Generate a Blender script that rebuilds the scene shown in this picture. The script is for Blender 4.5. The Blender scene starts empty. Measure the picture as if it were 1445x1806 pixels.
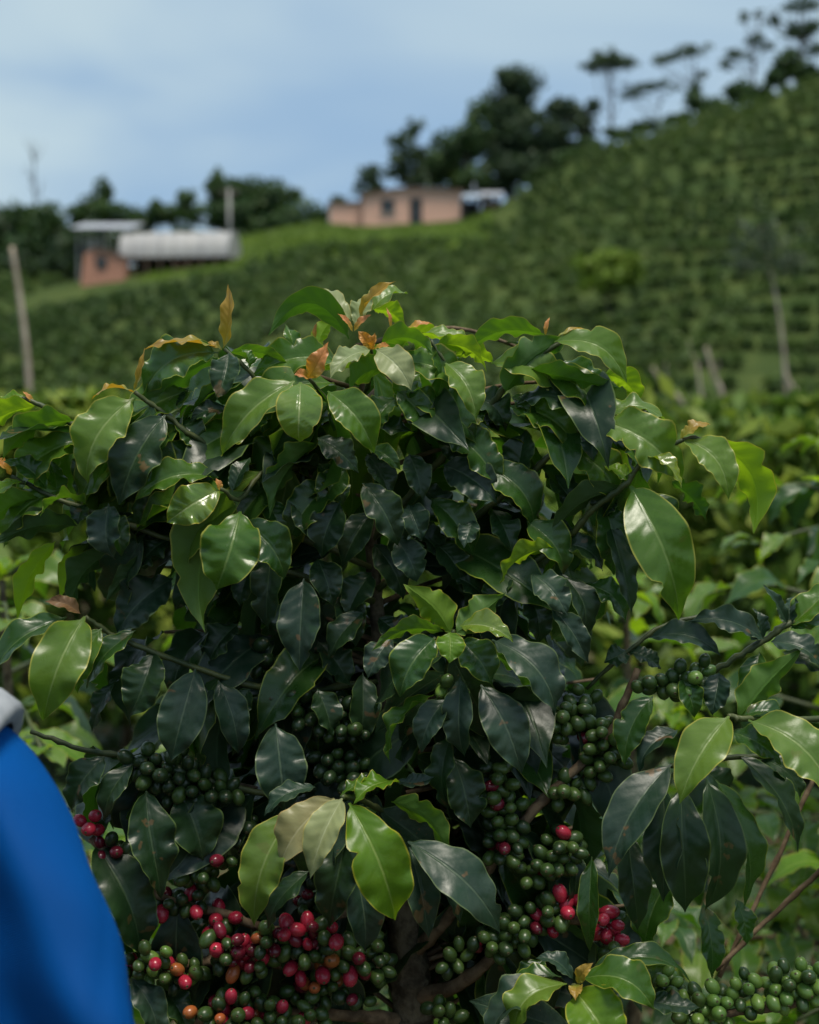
import bpy, math, random
import numpy as np
from mathutils import Vector, Matrix

random.seed(7)
RS = np.random.RandomState(11)
SC = bpy.context.scene
COL = SC.collection
R = math.radians

# ------------------------------------------------------------------ camera
EYE = 1.65
PITCH = R(3.49)
FPX = 2508.0                     # focal length in pixels of the 1445 x 1806 frame
cam_d = bpy.data.cameras.new('camera')
cam = bpy.data.objects.new('camera', cam_d)
COL.objects.link(cam)
cam.location = (0, 0, EYE)
cam.rotation_euler = (R(90) - PITCH, 0, 0)
cam_d.sensor_fit = 'VERTICAL'
cam_d.sensor_height = 36.0
cam_d.sensor_width = 36.0
cam_d.lens = 50.0
cam_d.clip_start = 0.05
cam_d.clip_end = 3000
cam_d.dof.use_dof = True
cam_d.dof.focus_distance = 1.38
cam_d.dof.aperture_fstop = 4.6
SC.camera = cam
SC.render.resolution_x, SC.render.resolution_y = 819, 1024

# ------------------------------------------------------------------ world, sun, exposure
SUN_EL, SUN_AZ = 74.0, 150.0     # azimuth from +Y, positive to +X
world = bpy.data.worlds.new('World')
SC.world = world
world.use_nodes = True
wn, wl = world.node_tree.nodes, world.node_tree.links
wn.clear()
wout = wn.new('ShaderNodeOutputWorld')
wbg = wn.new('ShaderNodeBackground')
wbg.inputs['Strength'].default_value = 0.10
sky = wn.new('ShaderNodeTexSky')
sky.sky_type = 'NISHITA'
sky.sun_disc = False
sky.sun_elevation = R(SUN_EL)
sky.sun_rotation = R(SUN_AZ)
sky.air_density, sky.dust_density, sky.ozone_density = 1.0, 1.5, 2.0
wtc = wn.new('ShaderNodeTexCoord')
wmap = wn.new('ShaderNodeMapping')
wmap.inputs['Scale'].default_value = (1.0, 1.0, 3.4)
wmap.inputs['Location'].default_value = (0.37, 0.2, 0.15)
wmap.inputs['Rotation'].default_value = (0.0, R(12), 0.0)
wl.new(wtc.outputs['Generated'], wmap.inputs['Vector'])
wno = wn.new('ShaderNodeTexNoise')
wno.inputs['Scale'].default_value = 2.1
wno.inputs['Detail'].default_value = 3.5
wno.inputs['Roughness'].default_value = 0.42
wno.inputs['Distortion'].default_value = 0.5
wl.new(wmap.outputs['Vector'], wno.inputs['Vector'])
wramp = wn.new('ShaderNodeValToRGB')
wramp.color_ramp.interpolation = 'EASE'
e = wramp.color_ramp.elements
e[0].position, e[0].color = 0.34, (2.5, 3.85, 5.5, 1)
e[1].position, e[1].color = 0.66, (4.5, 5.65, 6.15, 1)
wl.new(wno.outputs['Fac'], wramp.inputs['Fac'])
wmix = wn.new('ShaderNodeMixRGB')
wmix.inputs['Fac'].default_value = 0.9
wl.new(sky.outputs['Color'], wmix.inputs['Color1'])
wl.new(wramp.outputs['Color'], wmix.inputs['Color2'])
wl.new(wmix.outputs['Color'], wbg.inputs['Color'])
wl.new(wbg.outputs['Background'], wout.inputs['Surface'])

sun_d = bpy.data.lights.new('sun', 'SUN')
sun_d.energy = 3.2
sun_d.angle = R(20)
sun_d.color = (1.0, 0.93, 0.80)
sun = bpy.data.objects.new('sun', sun_d)
COL.objects.link(sun)
sdir = Vector((math.sin(R(SUN_AZ)) * math.cos(R(SUN_EL)), math.cos(R(SUN_AZ)) * math.cos(R(SUN_EL)), math.sin(R(SUN_EL))))
sun.rotation_euler = sdir.to_track_quat('Z', 'Y').to_euler()

vs = SC.view_settings
vs.view_transform = 'Standard'
vs.look = 'None'
vs.exposure = 0.32
vs.gamma = 1.0
vs.use_curve_mapping = False
SC.render.engine = 'CYCLES'
SC.cycles.use_denoising = True
SC.cycles.max_bounces = 8
SC.cycles.transparent_max_bounces = 8
SC.cycles.caustics_reflective = False
SC.cycles.caustics_refractive = False
SC.cycles.sample_clamp_indirect = 6.0

# ------------------------------------------------------------------ helpers
FW = np.array((0, math.cos(PITCH), -math.sin(PITCH)))
UP = np.array((0, math.sin(PITCH), math.cos(PITCH)))
RT = np.array((1.0, 0, 0))
CAMP = np.array((0, 0, EYE))

def at(px, py, Y):
    """a point of the place from its position in the photograph and its distance Y"""
    d = FW + RT * (px - 722.5) / FPX + UP * (903 - py) / FPX
    return CAMP + d * (Y / d[1])

def topx(P):
    d = np.asarray(P) - CAMP
    f = d @ FW
    return 722.5 + FPX * (d @ RT) / f, 903 - FPX * (d @ UP) / f

def nrm(v):
    v = np.asarray(v, float)
    return v / (np.linalg.norm(v) + 1e-12)

def tag(o, label=None, cat=None, group=None, kind=None):
    if label: o['label'] = label
    if cat: o['category'] = cat
    if group: o['group'] = group
    if kind: o['kind'] = kind
    return o

def empty(name, loc=(0, 0, 0), rz=0.0):
    o = bpy.data.objects.new(name, None)
    o.location = [float(c) for c in loc]
    o.rotation_euler = (0, 0, rz)
    o.empty_display_size = 0.1
    COL.objects.link(o)
    return o

def new_mesh(name, V, F, mat=None, smooth=True, uv=None):
    me = bpy.data.meshes.new(name)
    V = np.asarray(V, dtype=np.float32)
    if isinstance(F, np.ndarray) and F.ndim == 2:
        n, k = F.shape
        me.vertices.add(len(V)); me.vertices.foreach_set('co', V.ravel())
        me.loops.add(n * k); me.loops.foreach_set('vertex_index', F.astype(np.int32).ravel())
        me.polygons.add(n)
        me.polygons.foreach_set('loop_start', np.arange(0, n * k, k, dtype=np.int32))
        me.update(calc_edges=True)
    else:
        me.from_pydata([tuple(map(float, v)) for v in V], [], [tuple(int(i) for i in f) for f in F])
        me.update()
    if smooth:
        me.polygons.foreach_set('use_smooth', np.ones(len(me.polygons), dtype=bool))
    if uv is not None:
        lay = me.uv_layers.new(name='UVMap')
        li = np.empty(len(me.loops), dtype=np.int32)
        me.loops.foreach_get('vertex_index', li)
        lay.data.foreach_set('uv', np.asarray(uv, dtype=np.float32)[li].ravel())
    if mat is not None:
        me.materials.append(mat)
    return me

def link(name, me, parent=None, loc=None):
    """link a mesh; coordinates are the world's unless loc is given"""
    o = bpy.data.objects.new(name, me)
    COL.objects.link(o)
    if parent is not None:
        o.parent = parent
        o.matrix_parent_inverse = pinv(parent)
    if loc is not None:
        o.location = [float(c) for c in loc]
    return o

def pinv(p):
    if p.type == 'EMPTY':
        return (Matrix.Translation(p.location) @ p.rotation_euler.to_matrix().to_4x4()).inverted()
    return Matrix.Identity(4)

class MB:
    """collects boxes, tubes and prisms of one part"""
    def __init__(s): s.V, s.F = [], []
    def box(s, a, b):
        x0, y0, z0 = a; x1, y1, z1 = b
        n = len(s.V)
        s.V += [(x0,y0,z0),(x1,y0,z0),(x1,y1,z0),(x0,y1,z0),(x0,y0,z1),(x1,y0,z1),(x1,y1,z1),(x0,y1,z1)]
        s.F += [tuple(n+i for i in f) for f in ((0,3,2,1),(4,5,6,7),(0,1,5,4),(1,2,6,5),(2,3,7,6),(3,0,4,7))]
        return s
    def prism(s, poly, y0, y1):          # polygon in x,z pushed along y
        n = len(s.V); k = len(poly)
        s.V += [(x, y0, z) for x, z in poly] + [(x, y1, z) for x, z in poly]
        s.F += [tuple(n+i for i in range(k)), tuple(n+k+i for i in reversed(range(k)))]
        s.F += [(n+i, n+k+i, n+k+(i+1) % k, n+(i+1) % k) for i in range(k)]
        return s
    def tube(s, pts, rad, k=8, cap=True):
        V, F = tube(pts, rad, k, cap)
        n = len(s.V)
        s.V += [tuple(v) for v in V]; s.F += [tuple(n+i for i in f) for f in F]
        return s
    def build(s, name, mat, parent=None, loc=None, smooth=False):
        return link(name, new_mesh(name, s.V, s.F, mat, smooth), parent, loc)

def tube(pts, rad, k=8, cap=True):
    P = np.asarray(pts, float)
    n = len(P)
    rad = np.broadcast_to(np.asarray(rad, float), (n,))
    V, F = [], []
    T = np.gradient(P, axis=0)
    u = None
    for i in range(n):
        t = nrm(T[i])
        if u is None:
            u = np.cross(t, (0, 0, 1) if abs(t[2]) < .9 else (1, 0, 0))
        u = nrm(u - (u @ t) * t)
        v = np.cross(t, u)
        for j in range(k):
            a = 2 * math.pi * j / k
            V.append(P[i] + rad[i] * (math.cos(a) * u + math.sin(a) * v))
    for i in range(n - 1):
        for j in range(k):
            F.append((i*k+j, i*k+(j+1) % k, (i+1)*k+(j+1) % k, (i+1)*k+j))
    if cap:
        F.append(tuple(reversed(range(k)))); F.append(tuple((n-1)*k+j for j in range(k)))
    return V, F

def spline(pts, m=6):
    """Catmull-Rom through points (rows may carry a radius as 4th value)"""
    P = np.asarray(pts, float)
    if len(P) < 3:
        return np.array([P[0] + (P[-1]-P[0]) * t for t in np.linspace(0, 1, m + 1)])
    Q = np.vstack([2*P[0]-P[1], P, 2*P[-1]-P[-2]])
    out = []
    for i in range(1, len(Q) - 2):
        for t in np.arange(m) / m:
            a, b, c, d = Q[i-1], Q[i], Q[i+1], Q[i+2]
            out.append(.5*((2*b)+(-a+c)*t+(2*a-5*b+4*c-d)*t*t+(-a+3*b-3*c+d)*t**3))
    out.append(P[-1])
    return np.array(out)

# ------------------------------------------------------------------ materials
def mat_new(name):
    m = bpy.data.materials.new(name)
    m.use_nodes = True
    nt = m.node_tree
    b = nt.nodes['Principled BSDF']
    return m, nt, b

class NT:
    def __init__(s, nt): s.nt = nt
    def n(s, t, **kw):
        x = s.nt.nodes.new(t)
        for k, v in kw.items():
            if hasattr(x, k): setattr(x, k, v)
        return x
    def l(s, a, b): s.nt.links.new(a, b)
    def math(s, op, a, b=None, c=None, clamp=False):
        x = s.nt.nodes.new('ShaderNodeMath'); x.operation = op; x.use_clamp = clamp
        for i, v in enumerate((a, b, c)):
            if v is None: continue
            if isinstance(v, (int, float)): x.inputs[i].default_value = v
            else: s.l(v, x.inputs[i])
        return x.outputs[0]
    def sstep(s, v, a, b):
        x = s.nt.nodes.new('ShaderNodeMapRange'); x.interpolation_type = 'SMOOTHSTEP'
        s.l(v, x.inputs[0]); x.inputs[1].default_value = a; x.inputs[2].default_value = b
        return x.outputs[0]
    def mix(s, f, a, b):
        x = s.nt.nodes.new('ShaderNodeMixRGB')
        for i, v in enumerate((f, a, b)):
            if isinstance(v, (int, float)): x.inputs[i].default_value = v
            elif isinstance(v, tuple): x.inputs[i].default_value = (*v, 1) if len(v) == 3 else v
            else: s.l(v, x.inputs[i])
        return x.outputs[0]
    def noise(s, scale, detail=3, vec=None, rough=.5):
        x = s.nt.nodes.new('ShaderNodeTexNoise')
        x.inputs['Scale'].default_value = scale; x.inputs['Detail'].default_value = detail
        x.inputs['Roughness'].default_value = rough
        if vec is not None: s.l(vec, x.inputs['Vector'])
        return x.outputs['Fac']

def leaf_mat(name, top, top2, under, trans, tf, rough, edge, rib, dust=0.0, spot=0.0, spec=.4, basec=None):
    m, nt, b = mat_new(name)
    N = NT(nt)
    uv = N.n('ShaderNodeUVMap'); uv.uv_map = 'UVMap'
    sep = N.n('ShaderNodeSeparateXYZ'); N.l(uv.outputs[0], sep.inputs[0])
    u, v = sep.outputs[0], sep.outputs[1]
    au = N.math('ABSOLUTE', N.math('SUBTRACT', u, .5))          # 0 rib .. .5 margin
    oi = N.n('ShaderNodeObjectInfo')
    tc = N.n('ShaderNodeTexCoord')
    add = N.n('ShaderNodeVectorMath'); add.operation = 'ADD'
    cmb = N.n('ShaderNodeCombineXYZ')
    for i in range(3): N.l(N.math('MULTIPLY', oi.outputs['Random'], 7.0 + 3 * i), cmb.inputs[i])
    N.l(tc.outputs['Object'], add.inputs[0]); N.l(cmb.outputs[0], add.inputs[1])
    vec = add.outputs[0]
    big = N.noise(28, 2, vec)
    fine = N.noise(260, 4, vec, .6)
    ribm = N.math('SUBTRACT', 1.0, N.sstep(au, .008, .03))
    vph = N.math('FRACT', N.math('SUBTRACT', N.math('ADD', N.math('MULTIPLY', v, 8.0), N.math('ADD', N.math('MULTIPLY', big, .5), N.math('MULTIPLY', N.sstep(u, .49, .51), .37))), N.math('MULTIPLY', au, 3.0)))
    vv = N.math('ABSOLUTE', N.math('SUBTRACT', vph, .5))          # 0 at the vein
    veinm = N.math('SUBTRACT', 1.0, N.sstep(vv, .015, .075))
    edgem = N.sstep(au, .462, .488)
    c = N.mix(N.sstep(N.math('ADD', N.math('MULTIPLY', big, .75), N.math('MULTIPLY', oi.outputs['Random'], .35)), .3, .75), top, top2)
    c = N.mix(N.math('MULTIPLY', fine, .35), c, tuple(x * .62 for x in top))
    c = N.mix(N.math('MULTIPLY', veinm, .10), c, rib)
    c = N.mix(N.math('MULTIPLY', ribm, .75), c, rib)
    if dust:
        c = N.mix(N.math('MULTIPLY', N.sstep(N.noise(45, 5, vec, .65), .4, .7), dust), c, (.15, .175, .155))
    if spot:
        c = N.mix(N.math('MULTIPLY', N.sstep(N.noise(42, 3, vec), .655, .69), spot), c, (.16, .085, .035))
    if basec: c = N.mix(N.math('SUBTRACT', 1.0, N.sstep(v, .05, .6)), c, basec)
    c = N.mix(N.math('MULTIPLY', edgem, .85), c, edge)
    geo = N.n('ShaderNodeNewGeometry')
    cu = N.mix(N.math('MULTIPLY', ribm, .7), under, tuple(min(1, x * 1.6) for x in under))
    cu = N.mix(N.math('MULTIPLY', veinm, .35), cu, tuple(min(1, x * 1.5) for x in under))
    cu = N.mix(N.math('MULTIPLY', edgem, .8), cu, edge)
    cc = N.mix(geo.outputs['Backfacing'], c, cu)
    N.l(cc, b.inputs['Base Color'])
    rr = N.math('ADD', N.math('MULTIPLY', N.noise(70, 5, vec, .65), .40), rough - .17)
    rr = N.math('ADD', rr, N.math('MULTIPLY', geo.outputs['Backfacing'], .22))
    N.l(rr, b.inputs['Roughness'])
    b.inputs['Specular IOR Level'].default_value = spec
    h = N.math('ADD', N.math('MULTIPLY', N.sstep(vv, .0, .5), .42), N.math('MULTIPLY', N.sstep(au, .0, .05), .9))
    h = N.math('ADD', h, N.math('MULTIPLY', N.noise(120, 4, vec), .75))
    bp = N.n('ShaderNodeBump'); bp.inputs['Strength'].default_value = .36; bp.inputs['Distance'].default_value = .0012
    N.l(h, bp.inputs['Height']); N.l(bp.outputs[0], b.inputs['Normal'])
    tr = N.n('ShaderNodeBsdfTranslucent')
    tcx = N.mix(N.math('MULTIPLY', veinm, .3), trans, tuple(x * .55 for x in trans))
    tcx = N.mix(N.math('MULTIPLY', edgem, .7), tcx, edge)
    N.l(tcx, tr.inputs['Color']); N.l(bp.outputs[0], tr.inputs['Normal'])
    ms = N.n('ShaderNodeMixShader'); ms.inputs[0].default_value = tf
    N.l(b.outputs[0], ms.inputs[1]); N.l(tr.outputs[0], ms.inputs[2])
    N.l(ms.outputs[0], nt.nodes['Material Output'].inputs['Surface'])
    return m

YEL = (.34, .34, .05)
LM = {
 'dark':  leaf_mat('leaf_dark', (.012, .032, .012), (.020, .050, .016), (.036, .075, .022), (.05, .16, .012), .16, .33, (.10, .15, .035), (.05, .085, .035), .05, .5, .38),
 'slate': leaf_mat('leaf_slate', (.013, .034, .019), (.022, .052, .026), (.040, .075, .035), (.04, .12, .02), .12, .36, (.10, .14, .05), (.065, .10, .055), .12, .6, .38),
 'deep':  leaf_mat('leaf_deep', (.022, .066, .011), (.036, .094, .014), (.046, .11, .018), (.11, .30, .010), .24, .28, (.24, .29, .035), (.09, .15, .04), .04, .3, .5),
 'mid':   leaf_mat('leaf_mid', (.046, .115, .011), (.074, .152, .014), (.070, .150, .020), (.18, .40, .010), .30, .29, YEL, (.16, .24, .06), 0, .2, .5),
 'light': leaf_mat('leaf_light', (.092, .172, .024), (.135, .220, .030), (.100, .185, .028), (.24, .44, .015), .32, .32, (.42, .40, .06), (.24, .32, .10), 0, .2, .5),
 'lime':  leaf_mat('leaf_lime', (.095, .205, .014), (.145, .260, .018), (.15, .26, .020), (.36, .58, .012), .42, .32, (.45, .42, .04), (.26, .36, .08)),
 'gloss': leaf_mat('leaf_gloss', (.10, .190, .022), (.18, .240, .030), (.16, .24, .03), (.32, .46, .02), .28, .20, (.45, .38, .05), (.32, .38, .14), spec=.75),
 'pale':  leaf_mat('leaf_pale', (.25, .31, .14), (.33, .36, .17), (.20, .27, .08), (.40, .46, .07), .30, .38, (.50, .42, .12), (.42, .46, .26)),
 'tan':   leaf_mat('leaf_tan', (.29, .29, .13), (.33, .28, .12), (.26, .26, .09), (.44, .38, .08), .30, .40, (.46, .34, .12), (.42, .40, .22)),
 'bronze':leaf_mat('leaf_bronze', (.36, .24, .045), (.44, .27, .05), (.34, .22, .03), (.60, .34, .02), .38, .34, (.55, .36, .05), (.30, .15, .03), spot=.4, basec=(.20, .24, .03)),
 'orange':leaf_mat('leaf_orange', (.60, .27, .06), (.64, .25, .11), (.58, .25, .03), (.75, .32, .02), .36, .34, (.60, .36, .06), (.42, .15, .05), basec=(.42, .34, .04)),
 'brown': leaf_mat('leaf_brown', (.17, .10, .05), (.24, .13, .06), (.18, .10, .04), (.30, .16, .03), .25, .4, (.30, .22, .06), (.26, .16, .08)),
}

def simple_mat(name, c1, c2, scale=20, rough=.6, bump=0.0, bscale=60, spec=.4, lo=.35, hi=.65, detail=5, coord='Object'):
    m, nt, b = mat_new(name)
    N = NT(nt)
    tc = N.n('ShaderNodeTexCoord')
    vec = tc.outputs[coord]
    N.l(N.mix(N.sstep(N.noise(scale, detail, vec, .6), lo, hi), c1, c2), b.inputs['Base Color'])
    b.inputs['Roughness'].default_value = rough
    b.inputs['Specular IOR Level'].default_value = spec
    if bump:
        bp = N.n('ShaderNodeBump'); bp.inputs['Strength'].default_value = .8; bp.inputs['Distance'].default_value = bump
        N.l(N.noise(bscale, 6, vec, .65), bp.inputs['Height']); N.l(bp.outputs[0], b.inputs['Normal'])
    return m

def berry_mat(name, c1, c2, rough=.28):
    m, nt, b = mat_new(name)
    N = NT(nt)
    oi = N.n('ShaderNodeObjectInfo')
    tc = N.n('ShaderNodeTexCoord')
    geo = N.n('ShaderNodeNewGeometry')
    f = N.math('ADD', N.math('MULTIPLY', oi.outputs['Random'], .55), N.math('MULTIPLY', N.noise(120, 2, geo.outputs['Position']), .5))
    c = N.mix(N.sstep(f, .2, .8), c1, c2)
    c = N.mix(N.math('MULTIPLY', N.sstep(N.noise(900, 3, geo.outputs['Position']), .58, .68), .22), c, tuple(min(1, x*2.2+.03) for x in c1))
    N.l(c, b.inputs['Base Color'])
    N.l(N.math('ADD', N.math('MULTIPLY', N.noise(300, 4, geo.outputs['Position']), .2), rough - .1), b.inputs['Roughness'])
    b.inputs['Subsurface Weight'].default_value = 0.0
    bp = N.n('ShaderNodeBump'); bp.inputs['Strength'].default_value = .12; bp.inputs['Distance'].default_value = .0006
    N.l(N.noise(420, 3, geo.outputs['Position']), bp.inputs['Height']); N.l(bp.outputs[0], b.inputs['Normal'])
    return m
BM = {
 'g': berry_mat('cherry_green', (.026, .056, .012), (.056, .098, .020), .34),
 'd': berry_mat('cherry_dark_green', (.014, .032, .010), (.028, .054, .015), .34),
 'l': berry_mat('cherry_lime', (.080, .160, .028), (.14, .23, .04), .34),
 'r': berry_mat('cherry_red', (.27, .010, .028), (.44, .028, .055), .26),
 'k': berry_mat('cherry_dark_red', (.10, .008, .016), (.17, .012, .028), .24),
 'o': berry_mat('cherry_orange', (.26, .085, .02), (.40, .10, .03), .3),
}
M_NAVEL = simple_mat('cherry_navel', (.10, .09, .03), (.05, .04, .02), 300, .7)
M_BARK = simple_mat('bark', (.055, .042, .028), (.16, .13, .085), 55, .85, .004, 120, .2)
M_TWIG = simple_mat('twig', (.085, .055, .032), (.20, .14, .085), 60, .8, .0012, 160, .2)
M_STEM = simple_mat('green_stem', (.032, .050, .016), (.075, .088, .028), 50, .5, .0006, 200, .4)
M_GROUND = simple_mat('soil', (.050, .036, .022), (.11, .08, .05), 2.2, .95, .03, 9, .1)

# ------------------------------------------------------------------ leaves
_ct = np.linspace(0, 1, 101)
_cw = np.sin(np.pi * _ct ** .88) ** 1.0 * (1 - .06 * _ct)
_k = np.clip((_ct - .78) / .22, 0, 1); _cw *= 1 - .35 * _k * _k * (3 - 2 * _k)
_k = np.clip(_ct / .07, 0, 1); _cw *= _k * _k * (3 - 2 * _k)
_cw = np.maximum(_cw / _cw.max(), np.interp(_ct, [0, .05, .1, .97, 1], [.04, .045, .03, .03, .008]))

def leaf_grid(curve, N0, W, fold=18., wave=.05, quilt=.012, seed=0, nu=10, nv=30, twist=0., bites=0, skew=0., curl=0.):
    """leaf blade along curve(t) -> (point, tangent); N0 the way its upper face looks, W full width"""
    rs = np.random.RandomState(seed)
    ts = np.linspace(0, 1, nv + 1)
    us = np.linspace(-1, 1, nu + 1)
    k = [rs.uniform(1.6, 3.6) for _ in range(2)]
    ph = [rs.uniform(0, 6.28) for _ in range(2)]
    k2 = [rs.uniform(4, 7) for _ in range(2)]
    belly = rs.uniform(-.05, .05)
    bl = [(rs.choice((-1, 1)), rs.uniform(.3, .9), rs.uniform(.015, .035), rs.uniform(.15, .45)) for _ in range(bites)]
    V, UV = [], []
    L = np.linalg.norm(curve(1)[0] - curve(0)[0])
    for t in ts:
        P, T = curve(t)
        T = nrm(T)
        Nn = nrm(N0 - (N0 @ T) * T)
        S = np.cross(T, Nn)
        tw = R(twist) * (t - .4)
        S, Nn = math.cos(tw) * S + math.sin(tw) * Nn, math.cos(tw) * Nn - math.sin(tw) * S
        w = .5 * W * np.interp(np.clip(t + belly * math.sin(math.pi * t), 0, 1), _ct, _cw)
        P = P - Nn * curl * L * max(0., t - .35) ** 2 * 2.2
        fa = R(fold) * (.55 + .45 * math.sin(math.pi * t))
        for u in us:
            a = abs(u); i = 0 if u < 0 else 1
            x = u * w * (1 + (skew if u > 0 else -skew))
            for sd, bt, bw, bd in bl:
                if sd * u > 0:
                    x *= 1 - bd * math.exp(-((t - bt) / bw) ** 2) * a
            ax = abs(x)
            h = ax * math.tan(fa) * (1 - .25 * a)
            h += wave * W * a ** 2.2 * (math.sin(2 * math.pi * k[i] * t + ph[i]) + .45 * math.sin(2 * math.pi * k2[i] * t + 2 * ph[i])) * math.sin(math.pi * t) ** .5
            h += .8 * quilt * W * math.cos(2 * math.pi * (8 * t - 1.5 * a + (.37 if u > 0 else 0) + .25 * math.sin(5 * t + seed))) * min(1, a * 4) * (1 - a ** 4) * math.sin(math.pi * t)
            V.append(P + S * x * math.cos(fa * .6) + Nn * h)
            UV.append((.5 + .5 * u, t))
    m = nu + 1
    i, j = np.meshgrid(np.arange(nv), np.arange(nu), indexing='ij')
    a = (i * m + j).ravel()
    F = np.stack([a, a + 1, a + m + 1, a + m], axis=1)
    return np.array(V), F, np.array(UV)

def orient_up(V, F, UV, N0):
    """faces turned so that their normal is the leaf's upper side"""
    q = F[len(F) // 2]
    n = np.cross(V[q[1]] - V[q[0]], V[q[3]] - V[q[0]])
    return F if n @ N0 > 0 else F[:, ::-1].copy()

def bez(P0, Pc, P1):
    def f(t):
        return ((1-t)**2*P0 + 2*t*(1-t)*Pc + t*t*P1), (2*(1-t)*(Pc-P0) + 2*t*(P1-Pc))
    return f

Y0 = 1.40
WSC = .97
BRP = []
_seed = [100]
def px_leaf(parent, bx, by, tx, ty, w, roll, bow, kind, db=0., dt=None, bz=None, fold=22., wave=.075, twist=None, bites=None, label=None, quilt=.016):
    """one leaf of a plant: petiole and tip given by where the photograph shows them and by depth in cm"""
    _seed[0] += 1
    if dt is None: dt = db - 2.5
    rq = np.random.RandomState(_seed[0] * 3 + 1)
    if 96 <= roll <= 120: roll += 24; bow *= .9
    elif 50 <= roll <= 84 and kind not in ('bronze', 'orange'): roll -= 18
    if twist is None: twist = rq.uniform(-28, 28)
    if bites is None: bites = rq.choice((0, 0, 0, 1, 2)) if w > 50 else 0
    Yb, Yt = Y0 + db / 100., Y0 + dt / 100.
    P0, P1 = at(bx, by, Yb), at(tx, ty, Yt)
    px = .5 * (Yb + Yt) / FPX
    dx, dy = tx - bx, ty - by
    Lp = math.hypot(dx, dy)
    sg = 1 if dx >= 0 else -1
    perp = sg * nrm(RT * (dy / Lp) + UP * (dx / Lp))
    mid = .5 * (P0 + P1)
    toc = nrm(CAMP - mid)
    if bz is None: bz = .10 * Lp * px * 100
    Pc = mid + perp * (2 * bow * px) + toc * (2 * bz / 100.)
    T = nrm(P1 - P0)
    n0 = nrm(toc - (toc @ T) * T)
    sv = nrm(perp - (perp @ T) * T - (perp @ n0) * n0)
    N0 = math.cos(R(roll)) * n0 + math.sin(R(roll)) * sv
    V, F, UV = leaf_grid(bez(P0, Pc, P1), N0, w * px * WSC, fold + rq.uniform(0, 12), wave * rq.uniform(1.0, 1.8), quilt, _seed[0], twist=twist, bites=bites, curl=rq.uniform(.04, .26))
    F = orient_up(V, F, UV, N0)
    c = V.mean(axis=0)
    me = new_mesh('leaf', V - c, F, LM[kind], True, UV)
    o = link('leaf', me, parent, c)
    if label: o['label'] = label
    return o

# shared leaf shapes for the rest of the plants: along +Y, upper face +Z, 1 m long
PROTO = {}
def proto_leaf(kind, i):
    k = (kind, i)
    if k not in PROTO:
        droop = (.06, .14, .22, .10, .18, .02)[i % 6]
        c = bez(np.zeros(3), np.array((0, .5, droop * 1.4)), np.array((0, .97, -droop)))
        V, F, UV = leaf_grid(c, np.array((0, 0, 1.)), .40 + .03 * (i % 3), (18, 26, 12, 32, 22, 36)[i % 6], (.07, .10, .06, .12, .09, .08)[i % 6], .016, 900 + i * 7, nu=6, nv=18, curl=(.05, .2, .1, .3, .0, .15)[i % 6], twist=(0, 25, -30, 12, -15, 40)[i % 6], bites=(0, 1, 0, 2, 0, 1)[i % 6])
        F = orient_up(V, F, UV, np.array((0, 0, 1.)))
        PROTO[k] = new_mesh('leaf_' + kind, V, F, LM[kind], True, UV)
    return PROTO[k]

def leaf_matrix(P, d, up, L):
    d = nrm(d)
    x = np.cross(d, up)
    x = nrm(x) if np.linalg.norm(x) > 1e-3 else np.array((1., 0, 0))
    z = np.cross(x, d)
    m = np.eye(4)
    m[:3, 0], m[:3, 1], m[:3, 2], m[:3, 3] = x * L, d * L, z * L, P
    return m

def inst_leaf(parent, kind, i, M):
    o = bpy.data.objects.new('leaf', proto_leaf(kind, i))
    COL.objects.link(o)
    o.parent = parent
    o.matrix_parent_inverse = pinv(parent)
    o.matrix_basis = Matrix(M.tolist())
    return o

def joined_leaves(name, parent, items):
    """many leaves as one part: items = (kind, i, M)"""
    kinds = sorted({k for k, _, _ in items})
    Vs, Fs, Us, Ms, off = [], [], [], [], 0
    for kind, i, M in items:
        me = proto_leaf(kind, i)
        n = len(me.vertices)
        co = np.empty(n * 3, dtype=np.float32); me.vertices.foreach_get('co', co)
        co = co.reshape(-1, 3) @ M[:3, :3].T + M[:3, 3]
        nf = len(me.polygons)
        li = np.empty(nf * 4, dtype=np.int32); me.loops.foreach_get('vertex_index', li)
        uv = np.empty(nf * 8, dtype=np.float32); me.uv_layers[0].data.foreach_get('uv', uv)
        Vs.append(co); Fs.append(li.reshape(-1, 4) + off); Us.append(uv.reshape(-1, 2)); Ms.append(np.full(nf, kinds.index(kind), dtype=np.int32))
        off += n
    V, F = np.vstack(Vs), np.vstack(Fs)
    me = new_mesh(name, V, F)
    lay = me.uv_layers.new(name='UVMap'); lay.data.foreach_set('uv', np.vstack(Us).ravel())
    for k in kinds: me.materials.append(LM[k])
    me.polygons.foreach_set('material_index', np.concatenate(Ms))
    return link(name, me, parent)

# ------------------------------------------------------------------ branches and cherries
def px_branch(parent, pts, r0, r1, mat, name='branch', k=7, knots=True):
    """pts: (px, py, depth cm)"""
    P = spline([at(x, y, Y0 + d / 100.) for x, y, d in pts], 7)
    n = len(P)
    rad = np.linspace(r0, r1, n) * (.78 if mat is M_STEM else 1.)
    if knots:
        for q in range(3, n, 7): rad[q] *= 1.28
        rad = rad * (1 + .06 * RS.randn(n))
    P = P + RS.randn(n, 3) * r1 * .18
    BRP.append((parent, P, pts))
    V, F = tube(P, rad, k)
    return link(name, new_mesh(name, V, F, mat, True), parent), P

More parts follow.
